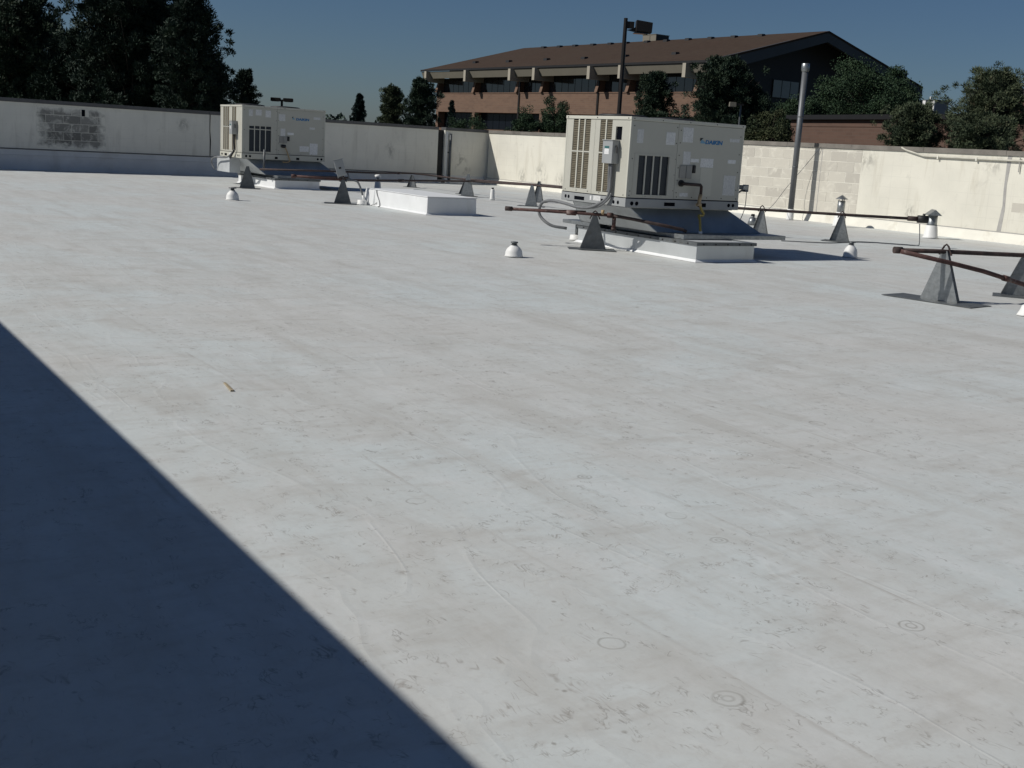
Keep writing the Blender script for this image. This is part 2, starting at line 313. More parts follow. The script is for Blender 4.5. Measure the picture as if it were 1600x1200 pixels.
# ------------------------------------------------------------------ helpers
def obj(name, mesh, mat=None, parent=None, label=None, cat=None, group=None, kind=None, loc=None):
    o = bpy.data.objects.new(name, mesh); COL.objects.link(o)
    if mat is not None and mesh is not None and not mesh.materials: mesh.materials.append(mat)
    if parent is not None: o.parent = parent
    for k, vv in (('label', label), ('category', cat), ('group', group), ('kind', kind)):
        if vv: o[k] = vv
    if loc: o.location = loc
    return o
def thing(name, label, cat, loc=(0, 0, 0), rz=0.0, group=None):
    o = obj(name, None, label=label, cat=cat, group=group); o.location = loc; o.rotation_euler = (0, 0, rz); o.empty_display_size = .2
    return o
class MB:
    def __init__(s): s.v = []; s.f = []
    def add(s, vs_, fs):
        k = len(s.v); s.v += [tuple(x) for x in vs_]; s.f += [tuple(i+k for i in f) for f in fs]; return s
    def box(s, x0, x1, y0, y1, z0, z1):
        return s.hexa([(x0, y0, z0), (x1, y0, z0), (x1, y1, z0), (x0, y1, z0), (x0, y0, z1), (x1, y0, z1), (x1, y1, z1), (x0, y1, z1)])
    def hexa(s, p):
        return s.add(p, [(3, 2, 1, 0), (4, 5, 6, 7), (0, 1, 5, 4), (1, 2, 6, 5), (2, 3, 7, 6), (3, 0, 4, 7)])
    def tube(s, path, r, seg=8, cap=True):
        P = [Vector(p) for p in path]; n = len(P); rs = r if isinstance(r, (list, tuple)) else [r]*n
        rings = []; ref = None
        for i, p in enumerate(P):
            t = (P[min(i+1, n-1)]-P[max(i-1, 0)]).normalized()
            if ref is None: ref = Vector((0, 0, 1)) if abs(t.z) < .9 else Vector((1, 0, 0))
            a = t.cross(ref); a.normalize(); bb = a.cross(t); ref = bb
            rings.append([p+(a*math.cos(q)+bb*math.sin(q))*rs[i] for q in [2*math.pi*j/seg for j in range(seg)]])
        vs_ = [v for ring in rings for v in ring]; fs = []
        for i in range(n-1):
            for j in range(seg):
                k = (j+1) % seg; fs.append((i*seg+j, i*seg+k, (i+1)*seg+k, (i+1)*seg+j))
        if cap: fs.append(tuple(range(seg-1, -1, -1))); fs.append(tuple((n-1)*seg+j for j in range(seg)))
        return s.add(vs_, fs)
    def lathe(s, prof, c=(0, 0, 0), seg=20):
        vs_ = []; fs = []
        for (r, z) in prof:
            for j in range(seg):
                q = 2*math.pi*j/seg; vs_.append((c[0]+r*math.cos(q), c[1]+r*math.sin(q), c[2]+z))
        for i in range(len(prof)-1):
            for j in range(seg):
                k = (j+1) % seg; fs.append((i*seg+j, i*seg+k, (i+1)*seg+k, (i+1)*seg+j))
        fs.append(tuple(range(seg-1, -1, -1))); fs.append(tuple((len(prof)-1)*seg+j for j in range(seg)))
        return s.add(vs_, fs)
    def plate(s, poly, ext):          # closed slab: polygon swept by a vector
        n = len(poly); e = Vector(ext); P = [Vector(p) for p in poly]
        return s.add(P+[p+e for p in P], [tuple(range(n-1, -1, -1)), tuple(range(n, 2*n))]+[(i, (i+1) % n, (i+1) % n+n, i+n) for i in range(n)])
    def holes(s, rect, hs, mapf, t):  # slab with rectangular openings; rect=(u0,v0,u1,v1); mapf(u,v,d)->xyz
        us = sorted({rect[0], rect[2], *[h[0] for h in hs], *[h[2] for h in hs]}); vv = sorted({rect[1], rect[3], *[h[1] for h in hs], *[h[3] for h in hs]})
        for i in range(len(us)-1):
            for j in range(len(vv)-1):
                cu, cv = (us[i]+us[i+1])/2, (vv[j]+vv[j+1])/2
                if any(h[0] < cu < h[2] and h[1] < cv < h[3] for h in hs): continue
                a, b_, c_, d_ = us[i], us[i+1], vv[j], vv[j+1]
                s.hexa([mapf(a, c_, 0), mapf(b_, c_, 0), mapf(b_, c_, t), mapf(a, c_, t), mapf(a, d_, 0), mapf(b_, d_, 0), mapf(b_, d_, t), mapf(a, d_, t)])
        return s
    def build(s, name, mat=None, parent=None, smooth=False, bev=0, fix=True, **kw):
        me = bpy.data.meshes.new(name); me.from_pydata(s.v, [], s.f)
        if fix:
            import bmesh
            bm = bmesh.new(); bm.from_mesh(me); bmesh.ops.recalc_face_normals(bm, faces=bm.faces); bm.to_mesh(me); bm.free()
        if smooth:
            for p_ in me.polygons: p_.use_smooth = len(p_.vertices) == 4
        o = obj(name, me, mat, parent, **kw)
        if bev:
            md = o.modifiers.new('bevel', 'BEVEL'); md.width = bev; md.segments = 2; md.limit_method = 'ANGLE'
        return o
def copy_tree(o, parent=None):
    c = o.copy(); COL.objects.link(c)
    if parent is not None: c.parent = parent
    for ch in list(o.children): copy_tree(ch, c)
    return c
def curve_path(pts, n=6):             # Catmull-Rom through the points
    P = [Vector(p) for p in pts]; P = [P[0]*2-P[1]]+P+[P[-1]*2-P[-2]]; out = []
    for i in range(1, len(P)-2):
        a, b_, c_, d_ = P[i-1:i+3]
        for k in range(n):
            t = k/n; out.append(.5*((2*b_)+(c_-a)*t+(2*a-5*b_+4*c_-d_)*t*t+(3*b_-a-3*c_+d_)*t**3))
    out.append(P[-2]); return out

# ------------------------------------------------------------------ setting: ground, roof
gm = MB(); gm.add([(-4000, -4000, -4.5), (4000, -4000, -4.5), (4000, 4000, -4.5), (-4000, 4000, -4.5)], [(0, 1, 2, 3)])
gm.build('ground', M['ground'], kind='structure', fix=False)
MB().box(-1.18, 25.55, -9.9, 39.2, -4.5, -.03).build('building_shell', M['deck'], kind='structure')
roof = MB().add([(-1.0, -9.8, 0), (25.45, -9.8, 0), (25.45, 42.5, 0), (-1.0, 39.38, 0)], [(0, 1, 2, 3)]).build('roof_surface', M['membrane'], kind='structure', fix=False)
edges = [-.85, .3, 1.38, 2.47, 3.56, 5.3, 7.2, 9.2, 11.3, 13.5, 15.8, 18.1, 20.4, 22.7, 25.25]
for i in range(len(edges)-1):
    x0, x1 = edges[i], edges[i+1]+.08
    rng = random.Random(i*13+5); ph = [rng.uniform(0, 6.28) for _ in range(6)]
    ys = np.linspace(-9.6, 39.0+x0*.118, 150); v_ = []; f_ = []
    for k, y in enumerate(ys):
        w1 = .006*math.sin(y*1.3+ph[0])+.004*math.sin(y*3.9+ph[1]); w0 = .006*math.sin(y*1.1+ph[2])
        zb = .0015*math.sin(y*2.1+ph[3])+.001*math.sin(y*5.3+ph[4])
        xe = x1+w1
        v_ += [(x0+w0, y, .003), (x0+(xe-x0)*.5, y, .0055), (xe, y, .011+zb), (xe, y, .0055)]
    for k in range(len(ys)-1):
        for q in range(3):
            a = k*4+q; f_.append((a, a+1, a+5, a+4))
    MB().add(v_, f_).build('membrane_sheet', M['membrane'], roof, fix=False)

# ------------------------------------------------------------------ parapet walls
WT = 2.10                              # wall body top; coping above to 2.22
ANG = math.atan2(42.5-40.23, 25.42-6.26)
# north wall: local x runs along the wall from (6.26, 40.23), local y points away from the roof
nw = thing('parapet_wall', 'long shaded cream parapet wall at the back left behind the smaller looking unit', 'wall', (6.26, 40.23, 0), ANG, 'parapet walls round the roof')
def nbox(x0, x1, y0, y1, z0, z1): return MB().box(x0, x1, y0, y1, z0, z1)
S1x = (1.08, 3.32, .72, 2.04)           # stripped patch
def nmap(u, v, d): return (u, d, v)
MB().holes((-7.4, -4.5, 16.80, WT), [(S1x[0], S1x[2], S1x[1], S1x[3])], nmap, .25).build('wall_panel', M['wall_grey'], nw)
nbox(17.14, 19.6, 0, .25, -4.5, WT).build('wall_panel', M['wall_grey'], nw)
nbox(16.80, 17.14, .10, .22, -.1, WT).build('expansion_joint', M['rust_joint'], nw)
nbox(S1x[0], S1x[1], .006, .2, S1x[2], S1x[3]).build('mortar_bed', M['mortar_grey'], nw)
rng = random.Random(3)
rows = 5; rh = (S1x[3]-S1x[2])/rows
for j in range(rows):
    x = S1x[0]-(.0 if j % 2 else .0)
    cuts = [S1x[0]]+[S1x[0]+(.30 if j % 2 else 0)+.56*k for k in range(1 if not j % 2 else 0, 5)]
    cuts = [c for c in cuts if c < S1x[1]-.12]+[S1x[1]]
    for a, b_ in zip(cuts[:-1], cuts[1:]):
        if j == rows-1 and a <= 2.55 < b_: b_ = min(b_, 2.5)      # broken-out block leaves a dark hole
        if b_-a < .08: continue
        dy = rng.uniform(-.004, .004)
        nbox(a+.007, b_-.007, dy, .03, S1x[2]+j*rh+.007, S1x[2]+(j+1)*rh-.007).build('concrete_block', M['block_bare'], nw)
nbox(2.53, 2.64, -.004, .013, 1.78, 1.99).build('knockout_hole', M['dark_void'], nw)
for a, b_ in [(-7.4, -4.6), (-4.6, -1.8), (-1.8, 1.1), (1.1, 4.0), (4.0, 6.97), (6.97, 9.9), (9.9, 12.8), (12.8, 16.80), (17.14, 19.55)]:
    nbox(a+.004, b_-.004, -.035, .29, WT, WT+.12).build('coping', M['coping_dark'], nw)
MB().tube([(7.0, -.004, .68), (7.012, -.004, 1.2), (6.99, -.004, 1.6), (7.0, -.004, WT)], [.014, .02, .012, .016], 6).build('wall_crack', M['dark_void'], nw)
# base flashing, stepping down towards the corner
pl = [(-7.4, .64), (8.6, .64), (9.2, .40), (16.79, .33)]
for k in range(len(pl)-1):
    (a, za), (b_, zb) = pl[k], pl[k+1]
    MB().hexa([(a, -.10, 0), (b_, -.10, 0), (b_, .0, 0), (a, .0, 0), (a, -.022, za), (b_, -.022, zb), (b_, .0, zb), (a, .0, za)]).build('base_flashing', M['flash'], nw)
    MB().hexa([(a, -.038, za-.005), (b_, -.038, zb-.005), (b_, .0, zb-.005), (a, .0, za-.005), (a, -.038, za+.028), (b_, -.038, zb+.028), (b_, .0, zb+.028), (a, .0, za+.028)]).build('termination_bar', M['coping_dark'], nw)
    MB().hexa([(a, -.062, za*.72-.006), (b_, -.062, zb*.72-.006), (b_, -.02, zb*.72-.006), (a, -.02, za*.72-.006), (a, -.052, za*.72+.006), (b_, -.052, zb*.72+.006), (b_, -.02, zb*.72+.006), (a, -.02, za*.72+.006)]).build('lap_seam', M['flash'], nw)
MB().hexa([(17.16, -.10, 0), (19.2, -.10, 0), (19.2, 0, 0), (17.16, 0, 0), (17.16, -.02, .32), (19.2, -.02, .30), (19.2, 0, .30), (17.16, 0, .32)]).build('base_flashing', M['flash'], nw)

dp = thing('downspout', 'grey vertical drain pipe beside the dark joint in the shaded wall', 'pipe', (6.26, 40.23, 0), ANG)
MB().tube([(17.36, -.09, .05), (17.36, -.09, 1.98)], .055, 10).build('pipe', M['galv_dull'], dp, True)
MB().box(17.19, 17.28, -.02, .0, .3, 2.05).build('edge_trim', M['white_pvc'], dp)
MB().lathe([(.10, 0), (.09, .07), (.06, .09)], (17.36, -.10, 0), 14).build('boot', M['white_pvc'], dp, True)
MB().box(17.28, 17.44, -.03, -.0, 1.2, 1.25).build('clamp', M['galv_dull'], dp)
sc_ = thing('scupper_block', 'small white block at the foot of the dark wall joint', 'drain', (6.26, 40.23, 0), ANG)
MB().hexa([(16.72, -.28, 0), (17.12, -.28, 0), (17.12, -.10, 0), (16.72, -.10, 0), (16.78, -.24, .10), (17.08, -.24, .10), (17.08, -.11, .13), (16.78, -.11, .13)]).build('body', M['white_pvc'], sc_, bev=.012)
MB().box(16.84, 17.02, -.285, -.245, .02, .06).build('outlet', M['dark_void'], sc_)

# east wall: local x = -world y, local y = +world x
ew = thing('parapet_wall', 'sunlit cream block parapet wall along the right behind the nearer unit', 'wall', (25.42, 0, 0), -math.pi/2, 'parapet walls round the roof')
ex0, ex1 = -42.35, 9.9                   # local x = -Y
PB = (-27.55, -22.43)                    # area of exposed coursing
PZ = (.31, WT)
MB().holes((ex0, -4.5, ex1, WT), [(PB[0], PZ[0], PB[1], PZ[1])], nmap, .25).build('wall_panel', M['wall_cream'], ew)
nbox(PB[0], PB[1], .005, .2, PZ[0], PZ[1]).build('mortar_bed', M['mortar'], ew)
rh = .285; j = 0; z = PZ[0]
while z < PZ[1]-.04:
    z1 = min(z+rh, PZ[1]); x = PB[0]-(.29 if j % 2 else 0)
    while x < PB[1]-.05:
        a, b_ = max(x, PB[0]), min(x+.61, PB[1])
        if b_-a > .07:
            dy = rng.uniform(-.003, .003)
            nbox(a+.007, b_-.007, dy, .03, z+.007, z1-.007).build('concrete_block', M['block_sun'], ew)
        x += .61
    z = z1; j += 1
x = ex0-.0
while x < ex1-.1:
    b_ = min(x+2.44, ex1)
    nbox(x+.004, b_-.004, -.035+rng.uniform(-.004, .004), .29, WT, WT+.115+rng.uniform(-.004, .006)).build('coping', M['coping_brown'], ew); x = b_
for a, b_ in [(ex0, -30), (-30, -21), (-21, -12), (-12, ex1)]:
    MB().hexa([(a, -.11, 0), (b_, -.11, 0), (b_, 0, 0), (a, 0, 0), (a, -.016, .26), (b_, -.016, .26), (b_, 0, .26), (a, 0, .26)]).build('base_flashing', M['flash_cream'], ew)
    MB().hexa([(a, -.024, .255), (b_, -.024, .255), (b_, 0, .255), (a, 0, .255), (a, -.024, .275), (b_, -.024, .275), (b_, 0, .275), (a, 0, .275)]).build('termination_bar', M['sealant'], ew)
MB().plate([(-17.95, -.004, .28), (-17.83, -.004, .28), (-17.80, -.004, .8), (-17.84, -.004, 1.4), (-17.80, -.004, WT), (-17.92, -.004, WT), (-17.91, -.004, 1.3), (-17.88, -.004, .9)], (0, .005, 0)).build('sealant_strip', M['sealant'], ew)
nbox(-17.62, -17.10, -.003, .002, .77, .99).build('patched_block', M['block_sun'], ew)
nbox(-23.90, -23.88, -.004, .002, .28, WT).build('hairline_joint', M['sealant'], ew)

# west wall, left of the viewer: it throws the big shadow across the near roof
ww = thing('parapet_wall', 'tall wall on the left outside the picture casting the foreground shadow', 'wall', (-.9, 0, 0), math.pi/2, 'parapet walls round the roof')
MB().box(-9.9, 39.3, 0, .25, -4.5, WT).build('wall_panel', M['wall_grey'], ww)
x = -9.9
while x < 39.2:
    b_ = min(x+2.9, 39.3); MB().box(x+.004, b_-.004, -.035, .29, WT, WT+.12).build('coping', M['coping_dark'], ww); x = b_
MB().hexa([(-9.9, -.1, 0), (39.2, -.1, 0), (39.2, 0, 0), (-9.9, 0, 0), (-9.9, -.02, .6), (39.2, -.02, .6), (39.2, 0, .6), (-9.9, 0, .6)]).build('base_flashing', M['flash'], ww)

# conduit and cable on the east wall
t = thing('wall_conduit', 'cream painted conduit running along the top of the sunlit wall at far right', 'pipe', (25.42, 0, 0), -math.pi/2)
MB().tube([(-21.1, -.035, 2.19), (-20.95, -.045, 2.13), (-20.36, -.045, 2.0), (-20.2, -.045, 1.995), (-17.4, -.045, 1.985), (-9, -.045, 1.97)], .024, 8).build('pipe', M['conduit_cream'], t, True)
for xx in (-19.9, -18.75, -17.2, -15.5): MB().box(xx-.02, xx+.02, -.075, 0, 1.935, 2.02).build('bracket', M['flash_cream'], t)
MB().tube([(-17.55, -.04, 2.06), (-17.55, -.04, 1.72)], .014, 6).build('drop_wire', M['sealant'], t)
t = thing('slack_cable', 'thin dark cable sagging from the wall top down to the roof near the tall flue', 'cable', (0, 0, 0))
MB().tube(curve_path([(25.38, 23.94, 2.12), (25.2, 24.3, 1.55), (24.85, 24.6, .9), (24.2, 24.4, .42), (22.9, 23.6, .12), (21.6, 22.6, .02)]), .008, 5).build('wire', M['conduit'], t)
t = thing('floor_cable', 'thin grey cable lying on the roof from the triangular support towards the square capped vent', 'cable', (0, 0, 0))
MB().tube(curve_path([(17.9, 17.7, .02), (18.9, 17.3, .02), (20.2, 17.6, .02), (20.9, 17.1, .02), (21.2, 16.9, .02), (21.1, 16.75, .08), (21.02, 16.74, .5)]), .011, 5).build('wire', M['conduit'], t)

# ------------------------------------------------------------------ roof penetrations
def lathe_thing(name, label, cat, loc, parts, group=None, sx=1):
    t = thing(name, label, cat, loc, 0, group)
    for nm, prof, mt in parts: MB().lathe(prof).build(nm, M[mt], t, True)
    return t
def plumb(label, loc, h, r, cap):
    parts = [('boot', [(r*1.12, .012), (r*1.02, .03), (r*.98, h*.36), (r*.84, h*.54), (r*.58, h*.68), (r*.38, h*.76), (r*.36, h*.80)], 'white_pvc'),
             ('clamp', [(r*.40, h*.775), (r*.42, h*.79), (r*.40, h*.81)], 'galv_dull')]
    if cap == 'cap': parts.append(('stub', [(r*.30, h*.80), (r*.30, h*.90), (r*.42, h*.91), (r*.42, h*1.0), (r*.3, h*1.01)], 'galv_dull'))
    elif cap == 'open': parts.append(('stub', [(r*.34, h*.80), (r*.34, h*1.0), (r*.27, h*1.0), (r*.27, h*.9)], 'galv_dull'))
    else: parts.append(('stub', [(r*.30, h*.80), (r*.30, h*.92), (r*.62, h*.93), (r*.62, h*1.0), (r*.2, h*1.02)], 'galv_dull'))
    return lathe_thing('plumbing_vent', label, 'vent', loc, parts, 'white bottle shaped plumbing vents on the roof')
plumb('short white plumbing vent in the open roof left of the nearer unit', (9.45, 14.84, 0), .235, .13, 'cap')
plumb('taller white plumbing vent at the tip of the nearer unit\'s shadow', (16.6, 14.66, 0), .30, .125, 'open')
plumb('white plumbing vent with a flat dark cap in front of the farther unit', (9.27, 27.1, 0), .30, .145, 'flat')
t = lathe_thing('pipe_vent', 'white cone based vent with a clear capped pipe behind the low white box', 'vent', (16.76, 34.8, 0),
    [('boot', [(.13, .012), (.11, .05), (.095, .22), (.06, .25)], 'white_pvc'), ('pipe', [(.045, .25), (.045, .38)], 'galv'), ('cap', [(.05, .38), (.10, .385), (.105, .46), (.04, .48)], 'white_pvc')])
lathe_thing('pipe_vent', 'slender white pipe vent standing near the corner left of the nearer unit', 'vent', (18.41, 30.3, 0),
    [('boot', [(.085, .012), (.075, .05), (.06, .30), (.05, .33)], 'white_pvc'), ('cap', [(.035, .33), (.035, .37), (.03, .38)], 'black')])
lathe_thing('pitch_cone', 'grey galvanized cone flashing with a black cap between the unit and the rear wall', 'flashing', (21.29, 22.14, 0),
    [('skirt', [(.13, .012), (.075, .20)], 'galv'), ('stem', [(.05, .20), (.05, .23)], 'galv'), ('cap', [(.048, .23), (.052, .26), (.04, .29)], 'black')])
lathe_thing('pipe_boot', 'white pipe boot cut by the right edge of the picture', 'flashing', (12.63, 8.36, 0),
    [('boot', [(.11, .012), (.10, .03), (.075, .08), (.06, .13), (.05, .14)], 'white_pvc'), ('pipe', [(.035, .14), (.035, .16)], 'white_pvc')])
# round and square capped flues
t = thing('round_cap_vent', 'galvanized vent with conical cap behind the triangular pipe support by the wall', 'vent', (24.45, 22.1, 0))
MB().lathe([(.20, .012), (.17, .06), (.135, .36), (.11, .40)]).build('boot', M['white_pvc'], t, True)
MB().lathe([(.10, .38), (.10, .70), (.09, .70)]).build('stack', M['galv'], t, True)
for a in range(3): MB().box(-.012, .012, .07, .085, .69, .75).build('cap_strut', M['galv_dull'], t).rotation_euler = (0, 0, a*2.1+.4)
MB().lathe([(.165, .745), (.155, .755), (.02, .85), (.01, .852)]).build('cap', M['galv'], t, True)
t = thing('square_cap_vent', 'galvanized vent under a peaked square cap, rightmost by the sunlit wall', 'vent', (24.1, 18.83, 0))
MB().lathe([(.21, .012), (.17, .05), (.135, .31), (.125, .33)]).build('boot', M['white_pvc'], t, True)
MB().lathe([(.118, .31), (.122, .33), (.118, .35), (.115, .62)]).build('stack', M['galv'], t, True)
MB().lathe([(.128, .325), (.128, .345)]).build('clamp', M['galv_dull'], t)
cp = MB(); cp.add([(-.21, -.17, .57), (.21, -.17, .57), (.21, .17, .57), (-.21, .17, .57), (-.21, 0, .71), (.21, 0, .71)], [(0, 1, 5, 4), (2, 3, 4, 5), (1, 2, 5), (3, 0, 4), (3, 2, 1, 0)])
o = cp.build('cap', M['galv'], t); o.rotation_euler = (0, 0, R(-128))
t = thing('flue_pipe', 'tall grey metal flue pipe rising from the roof in front of the sunlit wall', 'pipe', (24.85, 24.33, 0))
MB().lathe([(.115, .012), (.105, .04), (.10, .30), (.09, .32)]).build('boot', M['white_pvc'], t, True)
MB().lathe([(.083, .3), (.083, 4.17)], seg=24).build('pipe', M['flue'], t, True)
for zz in (1.5, 2.9): MB().lathe([(.086, zz), (.088, zz+.015), (.086, zz+.03)]).build('joint_band', M['galv_dull'], t, True)
MB().lathe([(.088, 4.15), (.112, 4.19), (.112, 4.37), (.10, 4.38), (.09, 4.38)], seg=24).build('cap', M['galv'], t, True)

# low white membrane-wrapped curb
t = thing('roof_curb', 'low empty white membrane wrapped curb box left of the nearer unit', 'curb', (12.53, 23.42, 0), 0)
MB().hexa([(-.01, -.01, .008), (1.29, -.01, .008), (1.29, 3.24, .008), (-.01, 3.24, .008), (0, 0, .40), (1.28, 0, .40), (1.28, 3.22, .40), (0, 3.22, .40)]).build('body', M['curb'], t, bev=.02)
MB().box(-.012, 1.292, -.012, 3.232, .40, .418).build('top_sheet', M['curb'], t, bev=.006)
MB().hexa([(-.06, -.05, .011), (1.33, -.05, .011), (1.33, 3.28, .011), (-.06, 3.28, .011), (-.005, -.005, .05), (1.285, -.005, .05), (1.285, 3.23, .05), (-.005, 3.23, .05)]).build('skirt', M['curb'], t)
MB().tube(curve_path([(-.014, 2.62, .40), (-.016, 2.58, .30), (-.018, 2.44, .14), (-.05, 2.36, .03), (-.10, 2.34, .018)]), .011, 6).build('lap_seam', M['conduit'], t)
MB().tube(curve_path([(-.10, 2.75, .018), (-.04, 2.62, .06), (-.02, 2.58, .10)]), .010, 6).build('lap_seam', M['conduit'], t)
MB().hexa([(-.05, 2.75, .011), (0, 2.7, .011), (0, 3.2, .011), (-.06, 3.25, .011), (-.016, 2.75, .39), (0, 2.72, .395), (0, 3.2, .395), (-.02, 3.22, .39)]).build('corner_fold', M['curb'], t, bev=.01)

# ------------------------------------------------------------------ rooftop units
def text_mesh(body, w, h, depth=.003, shear=.12):
    cu = bpy.data.curves.new('lettering', 'FONT'); cu.body = body; cu.extrude = .01; cu.offset = .045; cu.shear = shear; cu.resolution_u = 3
    ob = bpy.data.objects.new('lettering', cu); COL.objects.link(ob)
    dg = bpy.context.evaluated_depsgraph_get(); me = bpy.data.meshes.new_from_object(ob.evaluated_get(dg))
    bpy.data.objects.remove(ob); bpy.data.curves.remove(cu)
    co = np.array([v.co[:] for v in me.vertices]); mn, mx = co.min(0), co.max(0)
    co = (co-mn)/(mx-mn)*np.array([w, h, depth])
    for v, c in zip(me.vertices, co): v.co = (c[0], -c[2], c[1])     # stands upright, facing -Y
    me.materials.clear(); me.update(); return me

def unit(label, loc, L, W, H, k, stickers, logo, txt, boxes, handle, grille, gbar, seam_u, knock, slots, leftA, leftB, dark, disc, extra):
    t = thing('rooftop_unit', label, 'air conditioner', loc, 0, 'packaged air conditioners on the roof')
    zr = .14*k; T = .03
    MB().box(T+.004, L-.01, T+.004, W-.01, zr+.01, H-.035).build('core', M['panel_grey'], t)
    # base rail
    MB().box(-.012, L+.012, -.012, W+.012, 0, zr).build('base_rail', M['grey_box'] if k < 1.01 else M['beige_trim'], t, bev=.006)
    MB().box(-.004, L+.004, -.004, W+.004, zr, zr+.012).build('rail_gasket', M['dark_void'], t)
    fm = lambda u, v, d: (u, d, v)
    lm = lambda u, v, d: (d, u, v)
    # front (long) face panels
    MB().holes((.03, zr+.014, seam_u-.003, H-.06), [(grille[0], grille[1], grille[2], grille[3])], fm, T).build('condenser_panel', M['beige_paint'], t, bev=0)
    MB().box(seam_u+.003, L-.03, 0, T, zr+.014, H-.06).build('access_panel', M['beige_paint'], t, bev=.004)
    MB().box(grille[0]-.005, grille[2]+.005, T-.004, T+.001, grille[1]-.005, grille[3]+.005).build('condenser_coil', M['coil'], t)
    fr = .012
    n = 4; gw = (grille[2]-grille[0])/n
    for i in range(1, n): MB().box(grille[0]+gw*i-.012, grille[0]+gw*i+.012, .008, T-.006, grille[1], grille[3]).build('grille_bar', M['beige_trim'], t)
    if gbar: MB().box(grille[0], grille[2], -.003, T-.010, gbar-.012, gbar+.012).build('grille_bar', M['beige_trim'], t)
    MB().holes((grille[0]-.09, grille[1]-.02, grille[2]+.12, grille[3]+.035), [(grille[0], grille[1], grille[2], grille[3])], lambda u, v, d: (u, d-.005, v), .005).build('grille_frame', M['beige_paint'], t)
    MB().box(seam_u-.003, seam_u+.003, .006, T, zr+.014, H-.06).build('panel_seam', M['dark_void'], t)
    # corner posts and top
    for (x0, x1, y0, y1) in ((-.004, .03, -.004, .03), (L-.03, L+.004, -.004, .03), (-.004, .03, W-.03, W+.004), (L-.03, L+.004, W-.03, W+.004)):
        MB().box(x0, x1, y0, y1, zr+.013, H-.055).build('corner_post', M['beige_trim'], t, bev=.004)
    MB().box(-.014, L+.014, -.014, W+.014, H-.055, H).build('top_cap', M['beige_trim'], t, bev=.008)
    for fx, fy in ((.55*k, .95*k), (1.6*k, .95*k)):
        MB().lathe([(.42*k, 0), (.42*k, .035), (.36*k, .05), (.05, .065), (.02, .065)], (fx, fy, H), 28).build('fan_guard', M['black'], t, True)
    # left (short) face with louvred coil guards
    holes = []
    for (a, b_, z0, z1, zm) in (leftA, leftB): holes += [(a, z0, b_, zm-.012), (a, zm+.012, b_, z1)]
    ym = (leftB[1]+leftA[0])/2
    hA = [h for h in holes if h[0] > ym-.01]; hB = [h for h in holes if h[0] < ym]
    if dark: hB = hB+[dark]
    MB().holes((ym+.003, zr+.014, W-.03, H-.06), hA, lm, T).build('coil_panel', M['beige_paint'], t)
    MB().holes((.03, zr+.014, ym-.003, H-.06), hB, lm, T).build('coil_panel', M['beige_paint'], t)
    for (a, b_, z0, z1, zm), nc in ((leftA, 3), (leftB, 2)):
        MB().box(T-.002, T+.003, a-.004, b_+.004, z0-.004, z1+.004).build('coil_backing', M['dark_void'], t)
        lv = MB(); zz = z0+.01
        while zz < z1-.015:
            if abs(zz-zm) > .02:
                lv.hexa([(.006, a, zz), (.006, b_, zz), (.024, b_, zz+.016), (.024, a, zz+.016), (.006, a, zz+.010), (.006, b_, zz+.010), (.024, b_, zz+.026), (.024, a, zz+.026)])
            zz += .030
        lv.build('louver_slats', M['louver'], t, kind='stuff', fix=False)
        for i in range(1, nc):
            y = a+(b_-a)*i/nc; MB().box(-.004, T-.008, y-.016, y+.016, z0, z1).build('louver_bar', M['beige_trim'], t)
    if dark: MB().box(T-.001, T+.002, dark[0]-.004, dark[2]+.004, dark[1]-.004, dark[3]+.004).build('control_opening', M['dark_void'], t)
    # knockouts, slots and screws on the rail
    for (u, v, r_) in knock:
        MB().tube([(u, -.011, v), (u, -.0145, v)], r_, 14).build('knockout', M['dark_void'], t)
    for (u0, v0, u1, v1) in slots: MB().box(u0, u1, -.0142, -.010, v0, v1).build('fork_slot', M['dark_void'], t)
    for (u, v) in extra['lknock']: MB().tube([(-.011, u, v), (-.0145, u, v)], .03*k, 14).build('knockout', M['dark_void'], t)
    for (u0, v0, u1, v1) in extra['lslots']: MB().box(-.0142, -.010, u0, u1, v0, v1).build('fork_slot', M['dark_void'], t)
    for (u0, v0, u1, v1) in extra['lstick']: MB().box(-.0145, -.011, u0, u1, v0, v1).build('sticker', M['sticker'], t)
    scr = MB()
    pts = [(x, H-.028, -.014) for x in np.linspace(.05, L-.05, 5)]+[(x, zr+.05, 0) for x in np.linspace(.06, L-.06, 8)]+[(seam_u-.03, z, 0) for z in np.linspace(zr+.15, H-.12, 5)]+[(seam_u+.05, z, 0) for z in np.linspace(zr+.12, H-.16, 6)]+[(.07, z, 0) for z in np.linspace(zr+.12, H-.14, 3)]+[(L-.07, z, 0) for z in np.linspace(zr+.2, H-.2, 4)]
    for (x, z, y) in pts: scr.box(x-.008, x+.008, y-.004, y+.002, z-.008, z+.008)
    for y in np.linspace(.06, W-.06, 3): scr.box(-.018, -.012, y-.009, y+.009, H-.036, H-.018)
    for y in np.linspace(.08, W-.08, 6): scr.box(-.004, .002, y-.008, y+.008, zr+.04, zr+.056)
    scr.build('screws', M['black'], t, kind='stuff')
    for (a, z1, b_, z0) in stickers: MB().box(a, b_, -.0035, .002, z0, z1).build('sticker', M['sticker'], t)
    for (a, z1, b_, z0, mt, d) in boxes: MB().box(a, b_, -d, .002, z0, z1).build('access_plate', M[mt], t, bev=.003)
    a, z1, b_, z0 = handle; MB().box(a, b_, -.035, .002, z0, z1).build('door_handle', M['black'], t, bev=.008)
    # maker's emblem and name
    a, z1, b_, z0 = logo; m_ = a+(b_-a)*.45
    MB().plate([(a, -.001, z1), (a+(b_-a)*.6, -.001, z1), (a, -.001, z0+(z1-z0)*.42)], (0, -.004, 0)).build('emblem_dark', M['black'], t)
